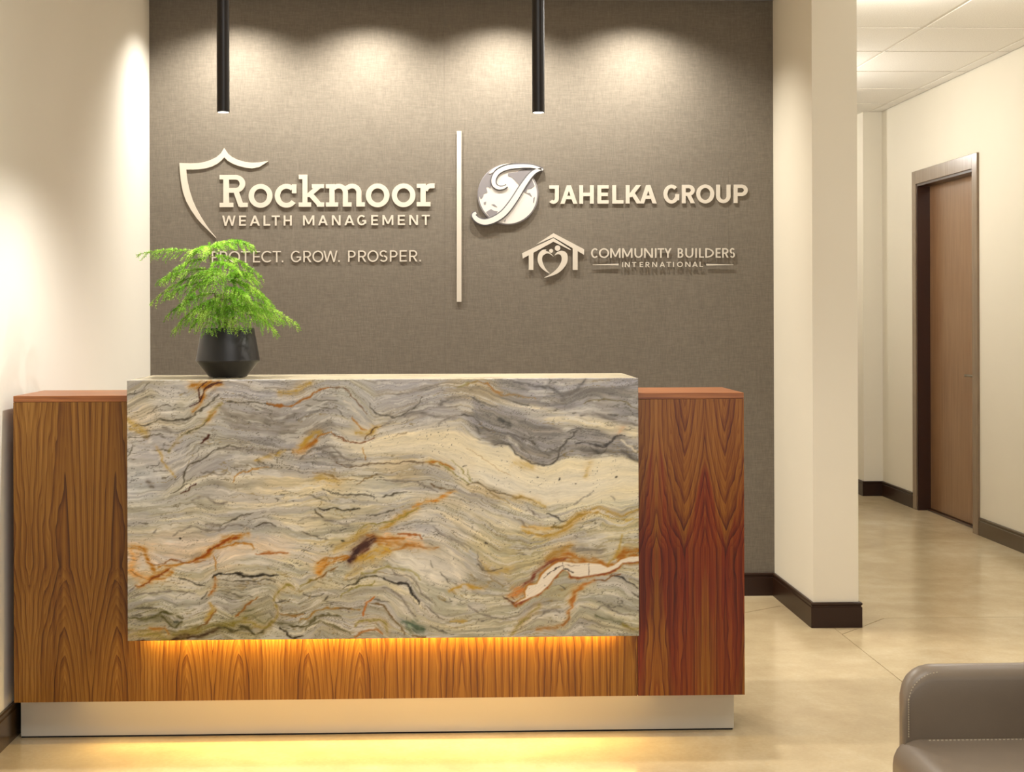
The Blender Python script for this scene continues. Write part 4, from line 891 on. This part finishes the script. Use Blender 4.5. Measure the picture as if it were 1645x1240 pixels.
            self.arc(cx, cyy, w * .5, H / 2 + o, t, 46, 330, 30, tb); self.rect(x1 - t * 1.04, x1 - t * .04, cyy, bot - H * .17); self.rect(cx + w * .06 * (0 if t > 4 else 1), x1 - t * .02, cyy, cyy + tb) if t < 5 else None
        elif ch == 'P': self.rect(x0, x0 + t, top, bot); self.bowl(x0, x1, top, top + H * .62, t, tb)
        elif ch == 'R':
            self.rect(x0, x0 + t, top, bot); self.bowl(x0, x1 - w * .03, top, top + H * .6, t, tb); self.diag(x1 - t * .6, bot, x0 + w * .52, top + H * .56, t)
        elif ch == 'B': self.rect(x0, x0 + t, top, bot); self.bowl(x0, x1 - w * .08, top, cyy + tb / 2, t, tb); self.bowl(x0, x1, cyy - tb / 2, bot, t, tb)
        elif ch == 'D': self.rect(x0, x0 + t, top, bot); self.arc(x0 + t * .6, cyy, w - t * .6, H / 2, t, 90, -90, 24, tb)
        elif ch == 'S':
            h2 = (H + tb) / 2; a = w / 2
            self.arc(cx, top + h2 / 2, a, h2 / 2 + o, t, 30, 262, 22, tb); self.arc(cx, bot - h2 / 2, a, h2 / 2 + o, t, 82, -150, 22, tb)
def letter(parent, ch, x0, x1, top, bot, t, thick=.006, off=.0002):
    s = Sign(thick, off); s.glyph(ch, x0, x1, top, bot, t); return s.mb.build('letter', m_sign, parent)
def word(parent, spec, top, bot, t, thick=.010, off=.006, slope=0):
    for ch, x0, x1 in spec:
        d = slope * (x0 - spec[0][1]); letter(parent, ch, x0, x1, top + d, bot + d, t, thick, off)

# sign with the shield
sg = tag(empty('wall_sign', (wl(500, 340)[0], YS, wl(500, 340)[1])), 'raised cream lettering with open shield outline, left of the vertical bar on fabric wall', 'sign', 'raised signs on the fabric wall')
def cz(ox, oy, k, pts): return [(ox + x / k, oy + y / k) for x, y in pts]
sh_o = cz(270, 220, 6.887, [(125, 288), (250, 293), (330, 290), (400, 278), (470, 255), (530, 225), (580, 182), (615, 125), (655, 185), (700, 222), (760, 253), (840, 278), (920, 287), (1010, 283), (1100, 268)])
sh_i = cz(270, 220, 6.887, [(200, 360), (270, 361), (340, 358), (410, 348), (480, 328), (540, 298), (585, 262), (616, 226), (650, 262), (700, 292), (760, 318), (840, 340), (920, 350), (1000, 335), (1096, 274)])
s = Sign(.0062); s.strip(sh_o, sh_i)
s.strip(cz(270, 220, 6.887, [(125, 288), (130, 380), (142, 490), (165, 610), (200, 710), (250, 800), (310, 890), (370, 960), (440, 1030), (522, 1112)]),
        cz(270, 220, 6.887, [(200, 360), (203, 420), (215, 500), (238, 600), (270, 700), (310, 790), (360, 880), (410, 960), (460, 1030), (530, 1116)]))
o = s.mb.build('shield', m_sign, sg); o['label'] = 'open shield outline with a peaked top'
def slab_word():
    T, SR, XT, CT, BL = 8.6, 7.0, 296.5, 281.2, 332.6
    def fin(s): s.mb.build('letter', m_sign, sg)
    s = Sign(); s.rect(358, 367, CT, BL); s.rect(352, 366, CT, CT + SR); s.rect(352, 374, BL - SR, BL); s.bowl(362, 392.8, CT, 309.5, 8.8, 7.4)
    s.diag(386.5, BL - 1, 377.5, 305, 8.2); s.rect(384, 397, BL - SR, BL); fin(s)
    for x0, x1 in ((398.3, 436.2), (585.4, 623.2), (627, 664.8)):
        s = Sign(); s.arc((x0 + x1) / 2, 314.8, (x1 - x0) / 2, 19, 8.4, 0, 360, 44, 7.6); fin(s)
    s = Sign(); s.arc(458.6, 314.8, 18.6, 19, 8.4, 48, 322, 36, 7.6); s.rect(467.3, 474.4, 296.6, 310.8); fin(s)
    s = Sign(); s.rect(484, 492, CT, BL); s.rect(478, 488, CT, CT + SR); s.rect(478, 498, BL - SR, BL)
    s.diag(511, XT + 3, 491, 317, 7.4); s.rect(499, 518.5, XT, XT + 6.4); s.diag(512.5, BL - 2, 496, 311.5, 7.8); s.rect(507, 518.8, BL - SR, BL); fin(s)
    s = Sign(); s.rect(527, 535.4, XT, BL); s.rect(521.5, 530, XT, XT + 6.6); s.rect(521.5, 541, BL - SR, BL)
    s.arc(541.8, 309.8, 15.0, 13.8, 8.2, 145, 0, 22, 7.2); s.rect(548.6, 556.8, 309.4, BL); s.rect(548.6, 562.5, BL - SR, BL)
    s.arc(563.4, 309.8, 15.0, 13.8, 8.2, 145, 0, 22, 7.2); s.rect(570.2, 578.4, 309.4, BL); s.rect(570.2, 584, BL - SR, BL); fin(s)
    s = Sign(); s.rect(673, 681.4, XT, BL); s.rect(667, 676, XT, XT + 6.6); s.rect(667, 689, BL - SR, BL)
    s.arc(690.4, 309.6, 13.4, 13.8, 7.6, 170, 86, 14, 7.4); s.rect(689, 695.8, 295.8, 303.6); fin(s)
slab_word()
word(sg, [('W', 356, 377.5), ('E', 383, 394), ('A', 400, 416), ('L', 422, 432.5), ('T', 435, 448), ('H', 454, 467), ('M', 485, 503), ('A', 509, 524.5), ('N', 531, 545),
          ('A', 551, 567), ('G', 571.5, 586), ('E', 594, 605), ('M', 612, 629.5), ('E', 636.5, 648), ('N', 655, 669), ('T', 675, 688)], 346.2, 362.4, 2.8, .0045, .0002)
word(sg, [('P', 339.5, 350), ('R', 352.5, 364.5), ('O', 366.5, 384.5), ('T', 386, 400.5), ('E', 405, 416.5), ('C', 418.5, 435), ('T', 436.5, 449.5), ('.', 451, 453.3), ('G', 465.5, 482), ('R', 485.5, 498),
          ('O', 500, 517.5), ('W', 517.5, 540), ('.', 541.3, 543.6), ('P', 557, 569), ('R', 573, 586), ('O', 588, 605.5), ('S', 607.5, 620), ('P', 624, 636), ('E', 639.5, 651), ('R', 655, 668), ('.', 671.3, 673.6)], 403, 421, 2.3, .0032, .0012)
adopt(sg)

dv = Sign(.007, .0004); dv.rect(731.2, 738.8, 212, 486)
o = dv.mb.build('divider_bar', m_sign); tag(o, 'tall thin cream vertical bar between the two groups of wall lettering', 'sign')

# sign with the round emblem
sg = tag(empty('wall_sign', (wl(980, 315)[0], YS, wl(980, 315)[1])), 'bold cream capitals beside a round silver globe emblem, upper right on fabric wall', 'sign', 'raised signs on the fabric wall')
word(sg, [('J', 878, 895.5), ('A', 898, 925.5), ('H', 928.5, 952), ('E', 957.8, 976), ('L', 981.8, 1000), ('K', 1003.6, 1029), ('A', 1026.5, 1053.7), ('G', 1064.8, 1090.5), ('R', 1094.5, 1116),
          ('O', 1118, 1147), ('U', 1150.3, 1173.5), ('P', 1178.7, 1201.5)], 299.6, 329.4, 6.3, .006, .0002, .0)
cxg, cyg, rg = 813.6, 314.6, 49.0
def circ(r, n=64, cx=cxg, cy=cyg): return [(cx + r * math.cos(2 * math.pi * i / n), cy + r * math.sin(2 * math.pi * i / n)) for i in range(n)]
s = Sign(.009, .001); s.poly(circ(rg)); o = s.mb.build('globe_disc', m_grey, sg, bevel=.002)
s = Sign(.0105, .001); s.poly(circ(rg - 2.4)); o = s.mb.build('globe_face', m_silver, sg)
def jz(pts): return cz(740, 250, 9.54, pts)
s = Sign(.0115, .001)
for pts in ([(262, 640), (255, 560), (275, 460), (320, 370), (400, 290), (480, 300), (450, 380), (440, 470), (430, 520), (385, 490), (370, 510), (385, 580), (330, 600), (320, 640), (285, 680)],
            [(700, 290), (840, 270), (900, 230), (960, 240), (1000, 230), (1140, 220), (1080, 290), (1050, 330), (1075, 400), (1110, 480), (1060, 520), (1000, 530), (980, 590), (930, 560), (880, 480), (820, 410), (760, 350), (700, 330)],
            [(365, 880), (440, 835), (480, 860), (545, 870), (510, 930), (430, 965)], [(330, 730), (365, 720), (360, 760), (335, 765)], [(450, 765), (490, 760), (535, 800), (500, 795)],
            [(980, 590), (1040, 590), (1070, 650), (1030, 620)], [(1090, 670), (1115, 650), (1100, 740), (1085, 740)], [(640, 1020), (670, 985), (660, 1030)]):
    s = Sign(.0115, .001); s.poly(jz(pts)); s.mb.build('globe_sea', m_grey, sg)
J1 = smooth(jz([(685, 480), (630, 510), (560, 515), (500, 480), (478, 420), (490, 350), (540, 275), (620, 225), (720, 195), (860, 182), (1000, 180), (1110, 195), (1240, 240)]))
J2 = smooth(jz([(1215, 230), (1140, 250), (1060, 310), (980, 410), (900, 530), (820, 660), (730, 790), (640, 895), (540, 970), (430, 1020), (330, 1035), (240, 1005), (185, 950), (180, 915), (215, 895)]))
def wprof(n, a, b, c): return [a + (b - a) * math.sin(math.pi * min(i / (n - 1), 1)) ** .8 + c * 0 for i in range(n)]
for J, (a, b) in ((J1, (2.4, 7.0)), (J2, (3.4, 9.2))):
    w = wprof(len(J), a, b, 0)
    s = Sign(.0135, .001); s.stroke(J, [x + 3.6 for x in w]); s.mb.build('script_outline', m_greyd, sg)
    s = Sign(.0165, .001); s.stroke(J, w); s.mb.build('script_initial', m_silver, sg)
s = Sign(.0135, .001); s.strip(smooth(jz([(405, 285), (480, 215), (580, 165), (680, 145), (780, 145)])), smooth(jz([(425, 295), (500, 260), (590, 200), (680, 165), (780, 147)]))); s.mb.build('globe_crescent', m_silver, sg)  # raised white crescent at the emblem's upper left rim
adopt(sg)

# sign with the house
sg = tag(empty('wall_sign', (wl(1010, 415)[0], YS, wl(1010, 415)[1])), 'small cream house and heart emblem with two lines of capitals, lower right on fabric wall', 'sign', 'raised signs on the fabric wall')
hz_ = lambda pts: cz(820, 370, 11.75, pts)
def tri_poly(sgn, pts): sgn.poly(pts)
s = Sign(.006, .003)
s.poly(hz_([(455, 290), (785, 78), (785, 155)])); s.poly(hz_([(785, 78), (1365, 385), (1365, 490), (785, 155)])); s.poly(hz_([(1150, 340), (1243, 390), (1243, 775), (1150, 775)]))
s.poly(hz_([(190, 455), (785, 170), (785, 240), (205, 555)])); s.poly(hz_([(785, 170), (1120, 390), (1100, 398), (785, 240)])); s.poly(hz_([(318, 450), (405, 420), (405, 770), (318, 770)]))
o = s.mb.build('house_roof', m_sign, sg)
for x, y, r in ((862, 362, 52), (740, 412, 37)):
    s = Sign(.006, .003); s.poly(hz_([(x + r * math.cos(a * .2618), y + r * math.sin(a * .2618)) for a in range(24)])); s.mb.build('head_dot', m_sign, sg)
s = Sign(.006, .003)
s.strip(smooth(hz_([(655, 385), (580, 392), (510, 455), (484, 560), (505, 660), (560, 740), (640, 802), (712, 840)])), smooth(hz_([(625, 425), (640, 425), (585, 500), (570, 575), (592, 660), (625, 730), (665, 785), (712, 832)])))
s.strip(smooth(hz_([(600, 400), (690, 430), (750, 475), (788, 520)])), smooth(hz_([(590, 500), (650, 462), (715, 470), (785, 522)])))
s.mb.build('heart_half', m_sign, sg)
s = Sign(.006, .003)
s.strip(smooth(hz_([(805, 497), (850, 440), (920, 412), (990, 422), (1040, 470), (1055, 550), (1035, 650), (965, 755), (860, 840), (730, 890), (612, 922)])),
        smooth(hz_([(808, 500), (840, 482), (880, 475), (915, 488), (935, 520), (940, 565), (928, 630), (880, 715), (800, 800), (715, 860), (608, 915)])))
s.mb.build('heart_half', m_sign, sg)
word(sg, [('C', 947.5, 958.6), ('O', 960.2, 976.6), ('M', 978.4, 995), ('M', 997.6, 1014.4), ('U', 1017.6, 1030.6), ('N', 1033.2, 1047.4), ('I', 1050.8, 1053.2), ('T', 1055, 1065.6), ('Y', 1066, 1077.6),
          ('B', 1087.6, 1096.6), ('U', 1100, 1112.8), ('I', 1116.2, 1118.6), ('L', 1122.2, 1130.2), ('D', 1132.4, 1146.2), ('E', 1149.2, 1157.2), ('R', 1159.8, 1170.2), ('S', 1172.2, 1180.4)], 401.4, 416.8, 2.5, .003, .0055, .0035)
word(sg, [('I', 997.8, 999.3), ('N', 1002, 1010), ('T', 1013.5, 1020.5), ('E', 1026, 1031.5), ('R', 1035.5, 1042), ('N', 1046.3, 1054.2), ('A', 1058.5, 1067), ('T', 1069.5, 1077), ('I', 1080, 1081.5), ('O', 1086.6, 1096),
          ('N', 1100, 1108.3), ('A', 1111.3, 1120), ('L', 1123.2, 1128.6)], 423.8, 432, 1.5, .003, .0055, .001)
s = Sign(.003, .0055); s.poly([(950, 427.4), (992, 426.2), (992, 429), (950, 428.4)]); s.mb.build('rule_line', m_sign, sg)
s = Sign(.003, .0055); s.poly([(1134, 427.2), (1178, 428.6), (1178, 429.6), (1134, 430)]); s.mb.build('rule_line', m_sign, sg)
adopt(sg)

# ------------------------------------------------------------------ potted plant
PXC, PYC, PZ = -.640, 4.245, 1.0675
pl = tag(empty('potted_plant', (PXC, PYC, PZ)), 'feathery bright green fern pine in a faceted black pot on the stone counter', 'plant', None)
def potprof():
    return [(.040, PZ + .003), (.056, PZ + .003), (.060, PZ + .008), (.0945, PZ + .049), (.0955, PZ + .053), (.0945, PZ + .057), (.0790, PZ + .147), (.0780, PZ + .1495), (.0765, PZ + .1495), (.0755, PZ + .147), (.075, PZ + .125)]
MB().lathe(potprof(), PXC, PYC, 64, cap0=True, cap1=False).build('pot', m_pot, pl, smooth=False)
for p_ in pl.children:
    for f_ in p_.data.polygons: f_.use_smooth = True
    md = p_.modifiers.new('edge', 'EDGE_SPLIT'); md.split_angle = R(25)
for a in (40, 160, 280):
    x, y = PXC + .045 * math.cos(R(a)), PYC + .045 * math.sin(R(a)); MB().lathe([(.007, PZ), (.007, PZ + .0035)], x, y, 12).build('pot_foot', m_pot, pl)
sm = MB(); seg = 32
sm.lathe([(.0752, PZ + .128), (.06, PZ + .133), (.03, PZ + .137), (.0005, PZ + .138)], PXC, PYC, seg, cap0=False, cap1=True); sm.build('soil', m_soil, pl, smooth=True)
def pp(px, py, dy=0):  # plant drawing units to metres at the pot
    return Vector((PXC + (px - 362.5) * .001888, PYC + dy, PZ + .0 + (604.5 - py) * .001888))
stems = [[pp(352, 535), pp(345, 490, -.005), pp(340, 450), pp(334, 410), pp(333, 393)], [pp(368, 535, .01), pp(373, 500, -.02), pp(376, 470, -.02), pp(373, 448, -.02)],
         [pp(362, 535, -.02), pp(365, 500, -.04), pp(360, 470, -.05)], [pp(358, 535, .03), pp(350, 480, .05), pp(352, 440, .06)]]
for s_ in stems: MB().tube(s_, [.0035, .003, .0024, .0018, .001][:len(s_)], 8).build('stem', m_stem, pl, smooth=True)
rnd = random.Random(5)
def bez(p0, p1, p2, n=14): return [p0 * (1 - t) ** 2 + p1 * 2 * t * (1 - t) + p2 * t * t for t in [i / n for i in range(n + 1)]]
def needles(mb, path, ln, dens, r0=1.0):
    L = sum((path[i + 1] - path[i]).length for i in range(len(path) - 1)); n = max(6, int(L / dens))
    for k in range(n):
        s = (k + rnd.random()) / n * (len(path) - 1); i = min(int(s), len(path) - 2); q = s - i
        p = path[i].lerp(path[i + 1], q); t = (path[i + 1] - path[i]).normalized()
        a = rnd.uniform(0, 2 * math.pi); sd = t.cross(Vector((math.cos(a), math.sin(a), .3))).normalized()
        d = (sd * rnd.uniform(.75, 1.0) + t * rnd.uniform(.5, .9) + Vector((0, 0, .18))).normalized()
        l = ln * rnd.uniform(.7, 1.15) * (1 - .35 * s / (len(path) - 1)); wv = d.cross(Vector((rnd.random(), rnd.random(), rnd.random()))).normalized() * .00078
        mb.add([p - wv, p + wv, p + d * l * .6 + wv * .8 + Vector((0, 0, .0004)), p + d * l], [(0, 1, 2), (0, 2, 3)])
def branch(p0, p2, lift=.02, side=.056, n=9, ln=.0105):
    mid = (p0 + p2) / 2 + Vector((0, 0, lift)); path = bez(p0, mid, p2, 16); mb = MB(); L = (p2 - p0).length
    tw = MB(); tw.tube(path, [.0013 - .0007 * i / 16 for i in range(17)], 5)
    needles(mb, path[2:], ln, .0010)
    for k in range(n):
        f = .14 + .80 * k / (n - 1)
        i = min(int(f * 16), 15); p = path[i]; t = (path[i + 1] - path[i]).normalized()
        for sg_ in (-1, 1):
            h = t.cross(Vector((0, 0, 1))).normalized() * sg_
            l = side * math.sin(math.pi * (.20 + .72 * f)) * rnd.uniform(.75, 1.2)
            e = p + (t * .75 + h * .75).normalized() * l + Vector((0, 0, -.60 * l + rnd.uniform(-.004, .004)))
            m2 = p + (t * .5 + h * .8).normalized() * l * .55 + Vector((0, 0, .10 * l)); sp_ = bez(p, m2, e, 6)
            tw.tube([sp_[0], sp_[3], sp_[6]], [.0008, .0007, .0005], 3); needles(mb, sp_, ln * .9, .00105)
    b_ = tw.build('branch', m_stem, pl); tag(mb.build('needles', m_needle, b_), kind='stuff')
BR = [ # start px,py,dy ; tip px,py,dy ; lift
 ((334, 408, 0), (220, 409, -.02), .030), ((334, 404, 0), (406, 397, -.03), .050), ((334, 412, 0), (419, 446, -.05), .045), ((336, 415, 0), (264, 452, -.06), .045), ((338, 432, 0), (247, 451, .04), .030),
 ((340, 440, 0), (244, 488, -.05), .050), ((340, 445, 0), (300, 500, -.11), .040), ((360, 450, -.02), (431, 488, -.06), .040), ((374, 455, -.02), (436, 494, .02), .040), ((345, 470, 0), (262, 508, .02), .040),
 ((345, 478, 0), (283, 530, -.07), .035), ((374, 478, -.02), (477, 522, -.04), .030), ((374, 490, -.02), (444, 533, -.08), .030), ((348, 480, 0), (342, 532, -.14), .040), ((365, 475, -.04), (392, 528, -.13), .040),
 ((340, 430, 0), (352, 470, -.12), .035), ((335, 400, 0), (352, 388, .04), .010), ((333, 398, 0), (318, 404, -.05), .012), ((374, 450, -.02), (384, 438, -.05), .012), ((350, 445, .05), (300, 440, .13), .030),
 ((350, 445, .05), (400, 450, .14), .030), ((352, 470, .05), (330, 500, .15), .030), ((352, 470, .05), (420, 510, .14), .030), ((360, 480, -.04), (310, 515, -.12), .040), ((362, 465, -.05), (400, 480, -.12), .030),
 ((340, 455, 0), (275, 475, -.09), .035), ((372, 465, -.02), (412, 515, -.10), .035), ((338, 425, 0), (385, 440, -.10), .035), ((350, 490, .03), (300, 524, .07), .030), ((372, 492, 0), (448, 515, .05), .030), ((362, 490, -.04), (366, 524, -.12), .030)]
for a, b, l in BR: branch(pp(*a), pp(*b), l)
mb = MB(); needles(mb, stems[0][2:], .010, .0009); needles(mb, [stems[0][3], stems[0][4] + Vector((0, 0, .006))], .012, .00025); tag(mb.build('growing_tip', m_needle, pl), kind='stuff')
mb = MB(); needles(mb, stems[1][2:], .010, .0008); tag(mb.build('growing_tip', m_needle, pl), kind='stuff')
adopt(pl)

# ------------------------------------------------------------------ armchair at the right edge, facing left
ch = tag(empty('armchair', (1.15, 2.15, 0)), 'taupe leather armchair with stitched rounded arm, cut off by lower right corner', 'chair', None)
def shell():
    th_ = .060; xf, yi0, yi1, xb, rc = .801, 1.865, 2.400, 1.40, .16
    # inner plan path: far arm front -> back -> near arm front
    path = [(xf + .014 * 0 + d, yi1) for d in (0, .004, .010, .018, .028, .040, .055, .075, .11, .16, .22, .30, .38)]
    for a in range(0, 91, 10): path.append((xb - rc + rc * math.sin(R(a)), yi1 - rc + rc * math.cos(R(a))))
    path += [(xb, 2.13)]
    for a in range(0, 91, 10): path.append((xb - rc + rc * math.cos(R(a)), yi0 + rc - rc * math.sin(R(a))))
    path += [(xf + d, yi0) for d in (.38, .30, .22, .16, .11, .075, .055, .040, .028, .018, .010, .004, 0)]
    P = [Vector(p) for p in path]; n = len(P); mb = MB(); rows = []
    for i, p in enumerate(P):
        t = (P[min(i + 1, n - 1)] - P[max(i - 1, 0)]).normalized(); nr = Vector((-t.y, t.x))  # outward
        s_ = p.x - xf; rr = .060
        near_ = p.y < 2.1; topz = .638 if not near_ else .620
        back = max(0, min(1, (p.x - 1.05) / .3)); topz += .17 * back * back * (3 - 2 * back)
        zt = topz if s_ >= rr else topz - rr + math.sqrt(max(rr * rr - (rr - s_) ** 2, 0))
        if s_ < .0001: zt = topz - rr
        thk = th_ * (1 if s_ >= .03 else (.35 + .65 * math.sqrt(max(1 - ((.03 - s_) / .03) ** 2, 0))))
        row = []
        zb = .30; mid = thk / 2
        row.append((0, zb)); row.append((0, .45))
        row.append((-.0, zt - .05)); 
        for a in range(0, 181, 20):
            row.append((mid - mid * math.cos(R(a)), zt - .022 + .022 * math.sin(R(a))))
        row.append((thk, zt - .05)); row.append((thk, .45)); row.append((thk, zb))
        lean = .008 * max(0, (zt - .5))
        rows.append([(p.x + nr.x * a, p.y + nr.y * a, z) for a, z in row])
    m = len(rows[0]); vs = [q for r_ in rows for q in r_]; fs = []
    for i in range(n - 1):
        for k in range(m):
            k2 = (k + 1) % m; fs.append((i * m + k, i * m + k2, (i + 1) * m + k2, (i + 1) * m + k))
    fs += [tuple(range(m)), tuple(range(n * m - 1, (n - 1) * m - 1, -1))]
    mb.add(vs, fs); return mb
so = shell().build('arm_and_back_shell', m_leather, ch, smooth=True)
def cushion(x0, x1, y0, y1, z0, z1, r, crown=.012):
    bm = bmesh.new(); bmesh.ops.create_cube(bm, size=1)
    for v_ in bm.verts: v_.co = Vector(((x0 + x1) / 2 + v_.co.x * (x1 - x0), (y0 + y1) / 2 + v_.co.y * (y1 - y0), (z0 + z1) / 2 + v_.co.z * (z1 - z0)))
    bmesh.ops.bevel(bm, geom=bm.edges[:], offset=r, segments=6, profile=.5, affect='EDGES')
    me = bpy.data.meshes.new('seat_cushion'); bm.to_mesh(me); bm.free()
    for p in me.polygons: p.use_smooth = True
    me.materials.append(m_leather); o = bpy.data.objects.new('seat_cushion', me); COL.objects.link(o); return o
cu = cushion(.782, 1.38, 1.84, 2.445, .405, .5155, .045); cu.parent = ch
MB().box(.82, 1.36, 1.88, 2.38, .29, .41).build('seat_frame', m_leather, ch, bevel=.01)
for x in (.86, 1.34):
    for y in (1.90, 2.36):
        MB().tube([(x, y, .30), (x + (.03 if x > 1 else -.03), y, 0)], [.018, .012], 16).build('leg', m_black, ch, smooth=True)
st_ = MB()
def stitch(p, q): st_.tube([p, q], .0011, 5)
pts = []
for i in range(0, 26): pts.append((.805 + .0 * i, 2.3985, .525 + i * .0036))
for k in range(25):
    z = .52 + k * .0042
    if z < .584: stitch((.8075, 2.3988, z), (.8075, 2.3988, z + .0026))
for k in range(14):
    a = R(6 + k * 6); cx_, cz_, r_ = .861, .578, .0535
    stitch((cx_ - r_ * math.cos(a), 2.3988, cz_ + r_ * math.sin(a)), (cx_ - r_ * math.cos(a + .05), 2.3988, cz_ + r_ * math.sin(a + .05)))
for k in range(60):
    x = .84 + k * .0072; stitch((x, 2.393, .5157), (x + .0042, 2.393, .5157))
tag(st_.build('stitching', m_thread, ch), kind='stuff')
adopt(ch)
